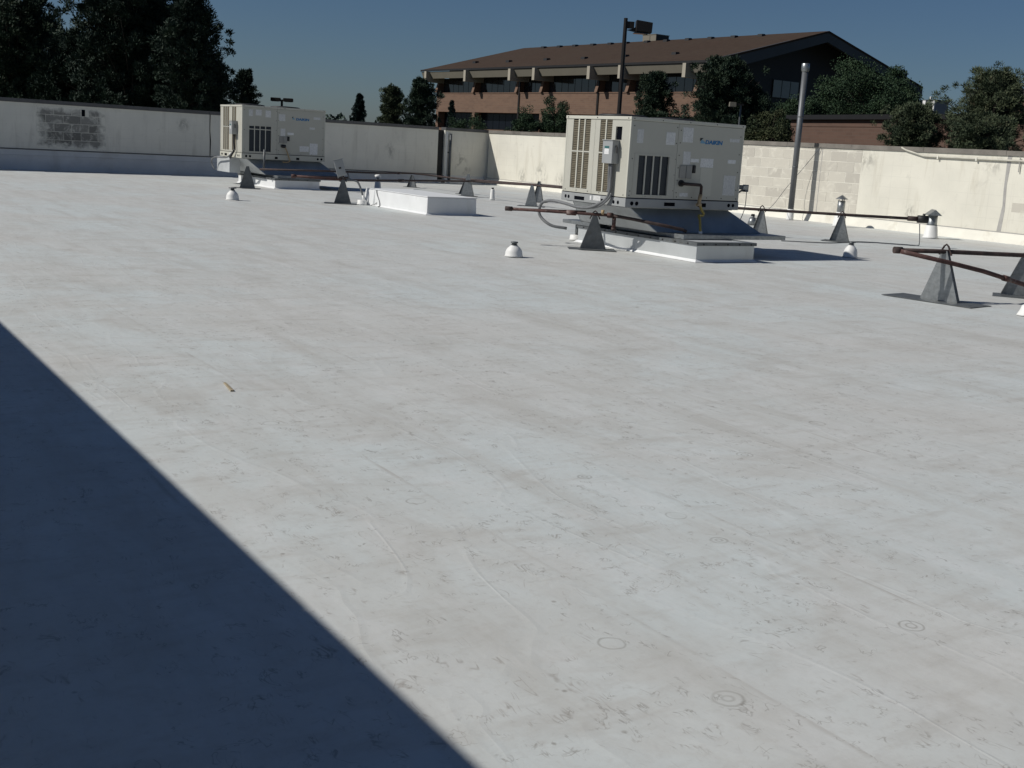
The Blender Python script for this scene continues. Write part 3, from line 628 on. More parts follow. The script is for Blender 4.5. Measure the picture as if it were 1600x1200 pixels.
    MB().plate([(a+(b_-a)*.28, -.001, z1-(z1-z0)*.28), (b_, -.001, z0+(z1-z0)*.25), (b_-.01, -.001, z0), (a+.01, -.001, z0)], (0, -.004, 0)).build('emblem_blue', M['lightblue'], t)
    a, z1, b_, z0 = txt; me = text_mesh('DAIKIN', b_-a, z1-z0); obj('lettering', me, M['blue'], t, loc=(a, -.001, z0))
    # disconnect switch on the left face
    y0, y1, z0, z1, dp_ = disc
    db = MB().box(-dp_, -.002, y0, y1, z0, z1).build('disconnect_box', M['grey_box'], t, bev=.008)
    MB().box(-dp_-.003, -dp_+.001, y0+.09, y1-.06, z1-.22, z1-.13).build('sticker', M['sticker'], db)
    MB().box(-dp_-.004, -dp_+.001, y0+.09, y1-.06, z1-.125, z1-.09).build('warning_label', simple('teal_label', (.03, .12, .12), .5) if 'teal_label' not in bpy.data.materials else bpy.data.materials['teal_label'], db)
    MB().tube([(-dp_*.5, y0+.005, z1-.08), (-dp_*.5, y0-.03, z1-.10), (-dp_*.5, y0-.035, z1-.20)], .012, 6).build('switch_handle', M['black'], db)
    MB().box(-dp_-.012, -.002, y0-.006, y1+.006, z1, z1+.012).build('rain_lip', M['grey_box'], db)
    return t

U1 = (11.75, 15.17, .777); L1, W1, H1 = 2.448, 1.815, 1.44
st1 = [(.136, 1.253, .265, 1.032), (.739, 1.236, .93, 1.033), (1.088, 1.332, 1.31, 1.091), (2.132, 1.2, 2.355, 1.143), (1.133, .942, 1.292, .729), (1.30, .83, 1.483, .772),
       (1.522, .845, 1.806, .697), (2.131, .847, 2.311, .784), (2.073, .581, 2.347, .244), (1.12, .26, 1.30, .20)]
u1 = unit('larger looking beige rooftop air conditioner right of centre with yellow gas hose', U1, L1, W1, H1, 1.0, st1,
    (1.47, 1.178, 1.588, 1.09), (1.59, 1.15, 1.975, 1.082), [(1.075, .71, 1.205, .50, 'panel_grey', .02), (1.212, .71, 1.335, .50, 'panel_grey', .024), (1.542, .690, 1.806, .225, 'beige_trim', .003)],
    (1.352, .725, 1.405, .593), (.201, .207, .842, .837), None, .995, [(.121, .062, .034), (.222, .062, .034), (2.233, .075, .032), (2.333, .075, .03)],
    [(.80, .035, 1.03, .095), (1.535, .035, 1.715, .10)], (1.104, 1.61, .225, 1.383, .845), (.50, .832, .205, 1.383, .845), (.228, 1.063, .397, 1.276), (.27, .54, .677, 1.046, .14),
    dict(lknock=[(1.69, .07), (1.60, .068), (.305, .062), (.185, .062)], lslots=[(1.135, .03, 1.427, .09), (.60, .03, .66, .09)], lstick=[(.669, .05, .875, .13), (.93, .05, .97, .12)]))
# conduits and gas connection of the nearer unit (local coordinates)
MB().tube(curve_path([(-.06, .41, .68), (-.06, .41, .5), (-.055, .40, .28), (-.06, .42, .22)]), .028, 8).build('conduit', M['conduit'], u1, True)
MB().tube(curve_path([(-.06, .36, .68), (-.06, .36, .45), (-.06, .37, .22), (-.08, .45, .08), (-.14, .75, -.06), (-.16, 1.1, -.085), (-.15, 1.5, -.05), (-.18, 1.9, -.03), (-.22, 2.12, -.10), (-.22, 2.16, -.30), (-.12, 1.95, -.46), (.1, 1.75, -.50)]), .026, 8).build('flex_conduit', M['conduit'], u1, True)
MB().tube(curve_path([(-.05, .33, .20), (-.07, .38, .10), (-.10, .55, -.02), (-.11, .75, -.07)]), .018, 8).build('flex_conduit', M['conduit'], u1, True)
MB().tube([(1.128, .0, .418), (1.128, -.035, .418)], .055, 12).build('gas_flange', M['black'], u1, True)
MB().tube([(1.128, 0, .418), (1.128, -.10, .415), (1.20, -.11, .412), (1.47, -.11, .405), (1.495, -.11, .38), (1.492, -.11, .24)], .026, 8).build('gas_pipe', M['rust_dark'], u1, True)
MB().tube([(1.492, -.11, .25), (1.478, -.11, .17), (1.462, -.12, .06)], .032, 8).build('gas_valve', M['tan'], u1, True)
MB().box(1.42, 1.50, -.15, -.09, .055, .10).build('valve_body', M['tan'], u1)
MB().tube(curve_path([(1.475, -.12, .10), (1.52, -.13, 0), (1.57, -.14, -.07), (1.53, -.15, -.10), (1.44, -.17, -.10), (1.40, -.25, -.16), (1.33, -.35, -.25), (1.27, -.43, -.31), (1.26, -.45, -.35)]), .022, 8).build('gas_hose', M['yellow'], u1, True)
MB().tube([(1.26, -.45, -.34), (1.26, -.45, -.385)], .034, 8).build('hose_end', M['white_pvc'], u1, True)
MB().tube(curve_path([(L1-.01, .5, .16), (L1+.25, .62, .18), (L1+.55, .72, .22), (L1+.74, .74, .30), (L1+.80, .74, .33)]), .018, 8).build('conduit', M['conduit'], u1, True)
MB().box(L1+.72, L1+.84, .66, .80, .33, .41).build('junction_box', M['galv'], u1, bev=.006)
MB().box(L1+.80, L1+.87, .68, .76, .29, .42).build('junction_cover', M['conduit'], u1)
MB().tube(curve_path([(L1+.85, .7, .30), (L1+.86, .72, .0), (L1+.82, .8, -.3), (L1+.7, .9, -.76)]), .007, 5).build('wire', M['conduit'], u1)

k2 = 1.0715
U2 = (11.871, 33.912, .826); L2, W2, H2 = 2.623, 1.945, 1.543
st2 = [(.199, 1.425, .323, 1.237), (.411, 1.431, .594, 1.265), (.715, 1.423, .88, 1.225), (1.135, 1.345, 1.333, 1.147), (2.239, 1.319, 2.462, 1.249), (1.193, .927, 1.341, .712), (1.41, .821, 1.608, .75),
       (2.117, 1.01, 2.287, .948), (1.807, .439, 2.108, .274), (2.133, .534, 2.39, .196), (.18, .99, .32, .955)]
u2_ = unit('beige rooftop air conditioner farther back at left with a tan gas hose', U2, L2, W2, H2, k2, st2,
    (1.55, 1.29, 1.635, 1.215), (1.674, 1.262, 2.099, 1.19), [(1.152, .695, 1.27, .502, 'panel_grey', .02), (1.276, .695, 1.396, .502, 'panel_grey', .024)],
    (1.405, .704, 1.471, .565), (.217, .219, .896, .958), .862, 1.085, [(.129, .07, .035), (.247, .07, .035), (2.40, .07, .034), (2.52, .07, .034)],
    [(1.02, .02, 1.11, .085), (1.70, .02, 1.80, .085)], (1.16, 1.70, .21, 1.50, .90), (.53, .89, .207, 1.50, .90), None, (.40, .66, .68, 1.06, .17),
    dict(lknock=[(1.80, .07), (1.70, .07), (.32, .07), (.20, .07)], lslots=[(1.30, .03, 1.52, .10)], lstick=[(.85, .04, 1.10, .12)]))
MB().tube(curve_path([(-.07, .50, .68), (-.08, .48, .45), (-.07, .46, .25), (-.1, .6, .08), (-.1, .75, -.02)]), .03, 8).build('flex_conduit', M['black'], u2_, True)
MB().tube(curve_path([(-.07, .44, .25), (-.10, .6, .12), (-.14, 1.0, -.02), (-.2, 1.9, -.05), (-.22, 2.15, -.2), (-.15, 2.05, -.42)]), .024, 8).build('flex_conduit', M['conduit'], u2_, True)
MB().tube([(1.25, 0, .41), (1.25, -.06, .41), (1.33, -.07, .405)], .05, 10).build('gas_flange', M['black'], u2_, True)
MB().tube(curve_path([(1.30, -.07, .41), (1.36, -.09, .28), (1.44, -.1, .06), (1.46, -.1, -.02), (1.36, -.1, -.06), (1.24, -.1, -.06)]), .02, 8).build('gas_hose', M['tan'], u2_, True)

def curb_and_adapter(clabel, alabel, cx, cy, cw, cl, ch, U, L, W, k, slant, shift, bm='curb'):
    c = thing('roof_curb', clabel, 'curb', (cx, cy, 0), 0)
    MB().box(0, cw, 0, cl, .008, ch).build('body', M[bm], c, bev=.015)
    MB().hexa([(-.05, -.05, .011), (cw+.05, -.05, .011), (cw+.05, cl+.05, .011), (-.05, cl+.05, .011), (-.004, -.004, .05), (cw+.004, -.004, .05), (cw+.004, cl+.004, .05), (-.004, cl+.004, .05)]).build('skirt', M['curb'], c)
    MB().holes((-.015, -.015, cw+.02, cl+.015), [(.10, .10, cw-.10, cl-.10)], lambda u, v, d: (u, v, ch+d), .02).build('cap_flashing', M['galv'], c)
    MB().box(-.018, cw+.024, -.02, -.015, ch-.030, ch+.018).build('cap_lip', M['galv_dull'], c)
    MB().box(-.02, -.015, -.018, cl+.018, ch-.030, ch+.018).build('cap_lip', M['galv_dull'], c)
    MB().box(.10, cw-.10, .10, cl-.10, ch-.01, ch+.012).build('cover_sheet', M['duct_paint'], c)
    s = MB()
    for x in np.linspace(.12, cw-.1, 5): s.box(x-.012, x+.012, -.028, -.019, ch-.022, ch+.002)
    for y in np.linspace(.2, cl-.2, 10): s.box(-.028, -.019, y-.012, y+.012, ch-.022, ch+.002)
    s.build('screws', M['black'], c, kind='stuff')
    a = thing('curb_adapter', alabel, 'duct adapter', (U[0], U[1], 0), 0, 'sloped sheet metal adapters under the air conditioners')
    zt = U[2]-.014
    zb = ch+.09
    # pan
    px0, px1, py0, py1 = cx-U[0]+.18, L+shift+.15, -slant-.45*k, W*.92
    MB().box(px0, px1, py0, py1, ch+.021, zb).build('pan', M['galv'], a, bev=.004)
    MB().box(cx-U[0]-.035, L-.3, W*.80, W+.72, ch+.0225, zb-.004).build('pan', M['galv'], a, bev=.004)
    b0 = (cx-U[0]-.02, -slant, zb); bx1 = L+shift
    lo_ = [(b0[0], -slant, zb+.002), (bx1, -slant, zb+.002), (bx1, W*1.1, zb+.002), (b0[0], W*1.1, zb+.002)]
    hi_ = [(.20, .14, zt), (L-.09, .14, zt), (L-.09, W-.04, zt), (.20, W-.04, zt)]
    # hopper as four folded sheets
    for nm, i, j, mt in (('front_sheet', 0, 1, 'duct'), ('side_sheet', 3, 0, 'duct_paint'), ('back_sheet', 2, 3, 'duct'), ('side_sheet', 1, 2, 'duct_paint')):
        A, B, C_, D = Vector(lo_[i]), Vector(lo_[j]), Vector(hi_[j]), Vector(hi_[i])
        nrm = (B-A).cross(D-A).normalized()*-.012
        MB().plate([A, B, C_, D], nrm).build(nm, M[mt], a)
    MB().box(.06, L-.06, .06, W-.06, zt+.0005, zt+.012).build('top_flange', M['galv'], a)
    if k > 1.01: MB().box(-.04, .30, W*.50, W+.20, zt-.42*k, zt-.002).build('return_drop', M['duct_paint'], a, bev=.004)
    return c, a
curb_and_adapter('white curb with screwed metal cap under the nearer unit', 'blue sheened sloping metal adapter under the nearer unit', 12.33, 14.0, 1.24, 3.25, .30, U1, L1, W1, 1.0, .17, .46, 'curb_metal')
curb_and_adapter('white curb with metal cap under the farther unit at left', 'dark sloping metal adapter under the farther unit at left', 12.55, 32.95, 1.4, 3.2, .29, U2, L2, W2, k2, .22, .45)

# ------------------------------------------------------------------ triangular pipe supports
def support(label, x, y, h, wb, rz, plate=(.75, .42), strap=True, po=(0, .06), tilt=0, fd=.075, web='galv'):
    t = thing('pipe_support', label, 'pipe support', (x, y, .012), rz, 'triangular sheet metal pipe supports')
    wt = .07; th = .006
    hw = h-.075
    MB().plate([(-wb/2, 0, .008), (wb/2, 0, .008), (wt/2, 0, hw), (-wt/2, 0, hw)], (0, th, 0)).build('web', M[web], t)
    for s in (-1, 1):
        MB().plate([(s*wb/2, th, .008), (s*wb/2, fd, .008), (s*wt/2, fd*.7, hw), (s*wt/2, th, hw)], (s*-.006, 0, 0)).build('flange', M['galv_dull'], t)
    px, pw = plate
    o = MB().box(po[0]-px/2, po[0]+px/2, po[1]-pw/2, po[1]+pw/2, 0, .007).build('base_plate', M['galv_dull'], t)
    o.rotation_euler = (0, tilt, 0)
    if strap: MB().tube([(-.085, .03, h-.13), (-.03, .03, h-.02), (0, .03, h+.005), (.03, .03, h-.02), (.085, .03, h-.13)], .012, 6).build('strap', M['rust_dark'], t)
    return t
support('galvanized triangular support holding the red pipe in front of the nearer unit\'s curb', 11.70, 15.90, .64, .44, R(-31), (.80, .42), True, (-.02, .02), web='galv_dull')
support('triangular support in open roof with both dark flanges showing, right of the nearer unit', 19.76, 17.8, .64, .42, R(122), (.7, .5))
support('triangular support with a bright inner face just right of the nearer unit\'s adapter', 18.47, 18.93, .66, .38, R(120), (.6, .42))
support('galvanized triangular support at far right under the rusty elbow', 12.60, 9.60, .72, .52, R(-82), (1.25, .52), True, (-.05, .02))
support('partly cut off triangular support at the right edge with a curled base plate', 14.62, 9.75, .80, .62, R(128), (1.0, .55), True, (.05, .02), R(2.0))
support('dark triangular support in front of the farther unit\'s curb', 11.62, 32.7, .70, .44, R(-25), (.75, .42), False, (-.02, .05), web='galv_dull')
support('triangular support carrying a tilted grey switch box left of the low white curb', 11.92, 26.7, .66, .42, R(-25), (.85, .42), True, (-.02, .03), web='galv_dull')
support('distant triangular support behind the low white curb near the shaded wall', 19.21, 37.1, .50, .36, R(125), (.5, .35), False)
support('narrow triangular support behind the right end of the low white curb', 19.18, 33.3, .50, .38, R(125), (.5, .35), False)
support('taller triangular support with a solid face behind the right end of the low white curb', 18.55, 32.05, .76, .42, R(-42), (.6, .35), False)
support('triangular support with a dark edge between the low curb and the nearer unit', 18.05, 27.6, .66, .34, R(-42), (.75, .40), False)
support('half hidden triangular support behind the one left of the nearer unit', 19.75, 29.8, .70, .34, R(125), (.55, .35), False)

# ------------------------------------------------------------------ pipes
def pipe_thing(label, pts, r, mat, extras=()):
    t = thing('gas_line', label, 'pipe', tuple(pts[0]))
    o0 = Vector(pts[0]); loc = lambda q: tuple(Vector(q)-o0)
    MB().tube([loc(q) for q in pts], r, 10).build('pipe', M[mat], t, True)
    for nm, path, rr, mt in extras: MB().tube([loc(q) for q in path], rr, 10).build(nm, M[mt], t, True)
    return t
# along the back, from the farther unit to behind the nearer one
pipe_thing('upper dark pipe running from the farther unit across the back supports', [(12.2, 33.3, .545), (14.2, 32.5, .60), (16.6, 34.4, .54), (19.21, 37.1, .49), (19.2, 33.35, .485), (19.8, 29.9, .53), (19.9, 27.5, .55), (19.8, 23.2, .56)], .030, 'rust_dark',
    [('riser', [(12.35, 33.35, .5), (12.36, 33.35, 1.12)], .03, 'galv_dull'), ('coupling', [(18.0, 35.85, .515), (18.2, 36.06, .515)], .042, 'rust_dark')])
pipe_thing('lower dark pipe from the switch box support past the low white curb', [(11.97, 26.75, .58), (14.6, 28.9, .54), (18.55, 32.05, .48), (18.3, 29.6, .54), (18.08, 27.65, .60), (18.5, 25.2, .60), (18.9, 22.6, .58)], .028, 'rust_dark',
    [('coupling', [(14.5, 28.82, .54), (14.75, 29.02, .54)], .040, 'rust_dark')])
pipe_thing('red painted pipe with elbow reaching left from the switch box support', [(10.82, 27.15, .62), (11.3, 26.98, .605), (11.97, 26.72, .59)], .032, 'rust_red',
    [('elbow', [(10.76, 27.18, .615), (10.86, 27.14, .62)], .05, 'rust_red'), ('return_leg', [(10.80, 27.2, .615), (11.4, 27.35, .61), (12.6, 27.9, .60)], .03, 'rust_dark')])
pipe_thing('black pipe along the right ending in a black valve near the square capped vent', [(16.9, 20.3, .58), (18.47, 18.93, .585), (19.76, 17.8, .59), (21.0, 16.72, .60)], .032, 'rust_dark',
    [('valve', [(20.95, 16.76, .60), (21.12, 16.62, .60)], .085, 'black'), ('valve_neck', [(20.80, 16.9, .60), (20.96, 16.75, .60)], .055, 'rust_dark'), ('valve_stem', [(21.05, 16.68, .60), (21.05, 16.68, .72)], .03, 'black')])
F0 = (10.60, 16.88, .60); F1 = (12.04, 15.62, .60)
pipe_thing('rusty red gas pipe with elbow at the left foot of the nearer unit', [F0, (11.15, 16.42, .60), (11.70, 15.92, .60), (11.93, 15.72, .60)], .026, 'rust_red',
    [('elbow', [(10.55, 16.92, .60), (10.64, 16.84, .60)], .040, 'rust_dark'), ('return_leg', [(10.58, 16.93, .59), (11.0, 16.85, .59), (12.0, 16.6, .59)], .026, 'rust_dark'),
     ('coupling', [(11.35, 16.24, .60), (11.47, 16.13, .60)], .045, 'rust_red'), ('valve', [(11.80, 15.83, .60), (11.80, 15.83, .68)], .028, 'tan'), ('coupling', [(11.86, 15.78, .60), (11.93, 15.71, .60)], .045, 'rust_red'),
     ('drip_leg', [(11.95, 15.70, .60), (11.95, 15.70, .36)], .034, 'rust_red'), ('drip_cap', [(11.95, 15.70, .40), (11.95, 15.70, .35)], .042, 'rust_dark'),
     ('feed_pipe', [(11.93, 15.73, .60), (12.02, 15.25, .575), (12.10, 14.98, .55), (12.42, 14.86, .50), (12.66, 14.76, .455), (12.72, 14.74, .43)], .028, 'rust_dark')])
pipe_thing('rusty pipe with two legs meeting at an elbow at far right', [(11.98, 9.82, .64), (12.62, 9.60, .645), (13.6, 9.24, .64), (16.4, 8.2, .63)], .029, 'rust_dark',
    [('elbow', [(11.93, 9.84, .64), (12.03, 9.80, .64)], .044, 'rust_dark'), ('lower_leg', [(11.98, 9.78, .63), (12.55, 9.47, .52), (13.1, 9.36, .42), (14.3, 9.40, .18), (15.2, 9.5, .06)], .030, 'rust_red'),
     ('coupling', [(13.55, 9.37, .33), (13.66, 9.372, .31)], .040, 'rust_red')])
# switch box, conduit and pitch pocket by the low curb
t = thing('switch_box', 'grey tilted electrical switch box on the support left of the low white curb', 'electrical box', (11.92, 26.76, .66), R(-25))
o = MB().box(-.11, .11, -.05, .05, .02, .42).build('box', M['grey_box'], t, bev=.01); o.rotation_euler = (0, R(-16), 0)
o = MB().box(-.125, .125, -.062, .055, .42, .435).build('rain_lip', M['grey_box'], t); o.rotation_euler = (0, R(-16), 0)
o = MB().box(-.03, .03, -.055, -.049, .20, .24).build('warning_label', M['black'], t); o.rotation_euler = (0, R(-16), 0)
MB().tube(curve_path([(.02, 0, .03), (.03, 0, -.06), (.12, -.02, -.10)]), .025, 8).build('conduit_stub', M['conduit'], t, True)
MB().tube(curve_path([(-.05, 0, .02), (-.10, -.02, -.06), (-.02, -.03, -.12)]), .016, 8).build('conduit_stub', M['conduit'], t, True)
MB().tube([(.13, 0, .10), (.17, 0, -.04)], .02, 6).build('bracket', M['galv_dull'], t)
t = thing('arched_conduit', 'white and grey conduit arching from the switch box into a white roof pocket', 'conduit', (12.3, 26.45, 0))
MB().tube(curve_path([(-.28, .28, .60), (-.16, .2, .59), (-.06, .12, .56), (.0, .06, .42), (.05, .02, .24)]), .024, 8).build('conduit', M['conduit'], t, True)
MB().tube([(.05, .02, .24), (.09, -.01, .08)], .028, 8).build('white_sleeve', M['white_pvc'], t, True)
MB().lathe([(.14, .012), (.12, .04), (.115, .12), (.10, .13)], (.03, .0, 0)).build('pocket', M['white_pvc'], t, True)
t = thing('pitch_pocket', 'white stub on a short post at the left end of the nearer unit\'s curb', 'flashing', (12.55, 17.6, 0))
MB().lathe([(.13, .012), (.12, .03), (.115, .10), (.09, .11)]).build('pocket', M['white_pvc'], t, True)
MB().lathe([(.028, .11), (.028, .34)]).build('post', M['galv'], t, True)

# small litter on the membrane
t = thing('wood_sliver', 'thin tan wooden stick lying in the sunlit near roof', 'debris', (2.44, 7.18, .012), R(82))
MB().hexa([(-.13, -.012, 0), (.13, -.009, 0), (.13, .009, 0), (-.13, .012, 0), (-.13, -.010, .009), (.12, -.006, .008), (.12, .006, .008), (-.13, .010, .009)]).build('stick', simple('weathered_wood', (.30, .25, .17), .8, 0, .15, 20), t)

# ------------------------------------------------------------------ office building beyond
O = Vector((72.43, 82.93, 0)); e = Vector((-.05565, .99845, 0)); nn = Vector((.99845, .05565, 0))
office = thing('office_building', 'brown shingled brick office building with pale fins under its long eave', 'building', tuple(O), math.atan2(nn.y, nn.x))
# local x = into the building (n), local y = along the facade (u)
LEN = 50.4; EV = 10.21; RZ = 14.3; RW = 15.5; BW = 31.0
rf = MB()
for (xa, za, xb, zb_) in ((-.05, EV, RW, RZ), (RW, RZ, BW+.25, EV)):
    rf.hexa([(xa, -.35, za-.18), (xb, -.35, zb_-.18), (xb, LEN, zb_-.18), (xa, LEN, za-.18), (xa, -.35, za), (xb, -.35, zb_), (xb, LEN, zb_), (xa, LEN, za)])
roofo = rf.build('roof', M['shingle'], office)
MB().box(-.10, -.05, -.35, LEN, EV-.20, EV+.02).build('gutter', M['mullion'], office)
# core volume
MB().box(3.2, BW-2.2, 2.4, LEN-1.9, -4.5, EV-.3).build('interior_wall', M['mullion'], office)
# brick bands
MB().box(1.5, 3.2, 2.0, 48.9, 5.28, 7.45).build('brick_band', M['brick'], office)
MB().box(1.45, 3.2, 2.0, 48.9, 7.452, 7.56).build('sill_course', M['brick'], office)
MB().box(1.5, 3.2, 2.0, 48.9, -.3, 3.35).build('brick_band', M['brick'], office)
for u in (48.75, 40.45, 31.6, 26.9, 17.3, 12.5, 2.7):
    MB().hexa([(1.2, u-.22, 7.562), (3.15, u-.22, 7.562), (3.15, u+.22, 7.562), (1.2, u+.22, 7.562), (1.75, u-.22, 9.35), (3.15, u-.22, 9.35), (3.15, u+.22, 9.35), (1.75, u+.22, 9.35)]).build('pier', M['brick'], office)
for u in (48.7, 40.45, 26.9, 12.5, 2.7): MB().box(1.52, 3.18, u-.28, u+.28, 3.352, 5.278).build('pier', M['brick'], office)
for u in (31.15, 17.15): MB().box(1.40, 1.498, u-.13, u+.13, -4, 9.3).build('downpipe', M['dark_bronze'], office)
# window strips
ups = [48.53, 40.67, 40.23, 31.82, 31.38, 27.12, 26.68, 17.52, 17.08, 12.72, 12.28, 2.92]
for k in range(0, len(ups), 2):
    a, b_ = ups[k+1], ups[k]; n_ = max(2, round((b_-a)/1.15)); w_ = (b_-a)/n_
    wd = MB().box(2.30, 2.36, a, b_, 7.562, 9.32).build('window', M['mullion'], office)
    for i in range(n_):
        pale = (k == 2 and i == 0)
        MB().box(2.26, 2.298, a+w_*i+.04, a+w_*(i+1)-.04, 7.62, 9.28).build('pane', M['window_pale'] if pale else M['window'], wd)
lows = [(40.75, 48.4), (27.2, 40.15), (12.8, 26.6), (3.0, 12.2)]
for (a, b_) in lows:
    n_ = round((b_-a)/1.25); w_ = (b_-a)/n_
    wd = MB().box(2.50, 2.56, a, b_, 3.352, 5.278).build('window', M['mullion'], office)
    for i in range(n_): MB().box(2.46, 2.498, a+w_*i+.035, a+w_*(i+1)-.035, 3.42, 5.24).build('pane', M['window_dark'], wd)
# eave: fins with sloping soffit panels between
fins = [48.6, 39.7, 30.6, 26.05, 16.6, 11.75, 2.6]
for u in fins:
    MB().box(-.48, 2.2, u-.22, u+.22, 8.72, 9.99).build('eave_fin', M['concrete_light'], office)
bounds = [LEN-.1]+[u for u in fins]+[.05]
for k in range(len(bounds)-1):
    b_ = bounds[k]-(.26 if k else 0); a = bounds[k+1]+(.26 if k < len(bounds)-2 else 0)
    sp = MB().hexa([(.0, a, 9.96), (.30, a, 9.18), (.30, b_, 9.18), (.0, b_, 9.96), (.12, a, 9.98), (.42, a, 9.2), (.42, b_, 9.2), (.12, b_, 9.98)]).build('soffit_panel', M['soffit'], office)
# gable end
fa = MB()
th = .95
fa.plate([(-.28, 0, EV-.02), (RW, 0, RZ-.02), (BW+.28, 0, EV-.02), (BW+.28, 0, EV-.02-th), (BW-1.0, 0, EV-th), (RW, 0, RZ-th-.1), (1.0, 0, EV-th), (-.28, 0, EV-.02-th)], (0, -.3, 0))
fa.build('fascia', M['fascia'], office)
MB().plate([(3.0, 2.2, -4.5), (BW-3.0, 2.2, -4.5), (BW-3.0, 2.2, EV+.55), (RW, 2.2, RZ-.25), (3.0, 2.2, EV+.55)], (0, .15, 0)).build('gable_wall', M['gable_wall'], office)
gw = MB().box(11.0, 14.75, 2.10, 2.16, 7.7, 9.45).build('window', M['mullion'], office)
for i in range(3): MB().box(11.06+i*1.23, 12.19+i*1.23, 2.06, 2.098, 7.76+.0, 9.38).build('pane', M['window_pale'], gw)
MB().plate([(3.0, LEN-2.0, -4.5), (BW-3.0, LEN-2.0, -4.5), (BW-3.0, LEN-2.0, EV+.5), (RW, LEN-2.0, RZ-.25), (3.0, LEN-2.0, EV+.5)], (0, .15, 0)).build('gable_wall', M['brick'], office)
sl = (RZ-EV)/RW
vl = [(44.28, 4.0), (36.74, 3.7), (29.78, 4.0), (22.76, 3.8), (16.38, 4.1), (9.2, 4.4)]+[(44.39, 14.3), (41.07, 14.3), (37.95, 14.3), (34.46, 14.3), (31.21, 14.3), (28.34, 14.3), (24.77, 14.3), (21.53, 14.3), (18.15, 14.4), (14.69, 14.4), (11.27, 14.4), (7.47, 14.4)]
for (u, n_) in vl:
    z = EV+sl*n_
    MB().hexa([(n_-.25, u-.32, z-.06), (n_+.35, u-.32, z+.1), (n_+.35, u+.32, z+.1), (n_-.25, u+.32, z-.06), (n_-.22, u-.3, z+.20), (n_+.30, u-.2, z+.24), (n_+.30, u+.2, z+.24), (n_-.22, u+.3, z+.20)]).build('roof_vent', M['mullion'], roofo)
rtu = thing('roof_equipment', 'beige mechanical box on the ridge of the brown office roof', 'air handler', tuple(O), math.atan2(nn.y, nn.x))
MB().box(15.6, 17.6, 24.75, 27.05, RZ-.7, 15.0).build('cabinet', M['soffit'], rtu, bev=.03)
MB().box(15.7, 17.5, 24.72, 24.75, RZ-.1, 14.95).build('louver', M['mullion'], rtu)  # flat near-black sheet over this end of the cabinet, no slats
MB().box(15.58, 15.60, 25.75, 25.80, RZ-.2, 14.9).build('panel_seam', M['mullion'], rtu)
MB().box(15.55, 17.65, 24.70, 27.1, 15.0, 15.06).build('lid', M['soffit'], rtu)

# low brick building at right and a taller brick block behind it
lb = thing('brick_building', 'low red brick building with a dark flat roof edge behind the sunlit wall', 'building', (56.07, 55.68, 0), math.atan2(-9.63, -2.03))
MB().box(0, 26, 0, 9, -4.5, 4.32).build('wall', M['brick_red'], lb)
MB().box(-.25, 26.2, -.25, 9.2, 4.32, 4.60).build('roof_edge', M['mullion'], lb)
MB().box(0, 26, -.03, 0, 3.9, 3.98).build('soldier_course', M['brick_red'], lb)
ac = thing('rooftop_unit', 'white framed box unit on the roof of the low red brick building', 'air conditioner', (55.6, 45.3, 4.6), math.atan2(-9.63, -2.03))
MB().box(0, .95, .25, 1.2, 0, .86).build('cabinet', M['panel_grey'], ac)
for xx in (0, .85): MB().box(xx-.02, xx+.22 if xx == 0 else xx+.12, .18, .25, -.02, .90).build('corner_post', M['white_pvc'], ac)
for j in range(6): MB().box(.24, .83, .20, .24, .06+j*.13, .13+j*.13).build('louver', M['galv_dull'], ac)
MB().box(-.03, 1.0, .17, 1.22, .90, .94).build('lid', M['galv_dull'], ac)
MB().tube([(.35, .4, .94), (.35, .4, 1.12)], .05, 8).build('stack', M['white_pvc'], ac)
tb = thing('brick_building', 'taller tan brick block seen through the pine at the right edge', 'building', (66.5, 50.3, 0), -math.pi/2)
MB().box(0, 22, 0, 14, -4.5, 6.45).build('wall', M['brick'], tb)
MB().box(-.2, 22.2, -.2, 14.2, 6.45, 6.95).build('roof_edge', M['mullion'], tb)

# ------------------------------------------------------------------ lamp posts
lp = thing('street_lamp', 'tall dark lamp post with a single shoebox head in front of the office', 'lamp post', (28.2, 37.25, -4.5), math.atan2(-.53, .846))
lp.location = (28.2, 40.6, -4.5)
lp.location = (28.15, 37.3, -4.5)
LH = 11.15
lp.location = Vector((28.2, 37.25, -4.5))*1.25+Vector((0, 0, 1.125))
sc_l = 1.25
MB().lathe([(.10*sc_l, 0), (.075*sc_l, LH+1.3)], seg=8).build('pole', M['dark_bronze'], lp)
zt = LH+1.25
MB().box(.05, .42, -.06, .06, zt-.42, zt-.10).build('arm', M['dark_bronze'], lp)
h_ = MB().hexa([(.50, -.33, zt-.56), (1.26, -.33, zt-.60), (1.26, .33, zt-.60), (.50, .33, zt-.56), (.50, -.33, zt-.03), (1.28, -.33, zt-.12), (1.28, .33, zt-.12), (.50, .33, zt-.03)]).build('lamp_head', M['dark_bronze'], lp, bev=.02)
MB().plate([(.06, -.04, zt-.50), (.50, -.04, zt-.58), (.50, -.04, zt-.34), (.36, -.04, zt-.42)], (0, .08, 0)).build('bracket', M['dark_bronze'], lp)
MB().box(.40, 1.1, -.25, .25, zt-.645, zt-.61).build('lens', M['window'], h_)
tl = thing('street_lamp', 'twin headed dark lamp post rising behind the farther unit', 'lamp post', (26.4, 68.4, -4.5), R(-33))
MB().lathe([(.09, 0), (.07, 8.05)], seg=8).build('pole', M['dark_bronze'], tl)
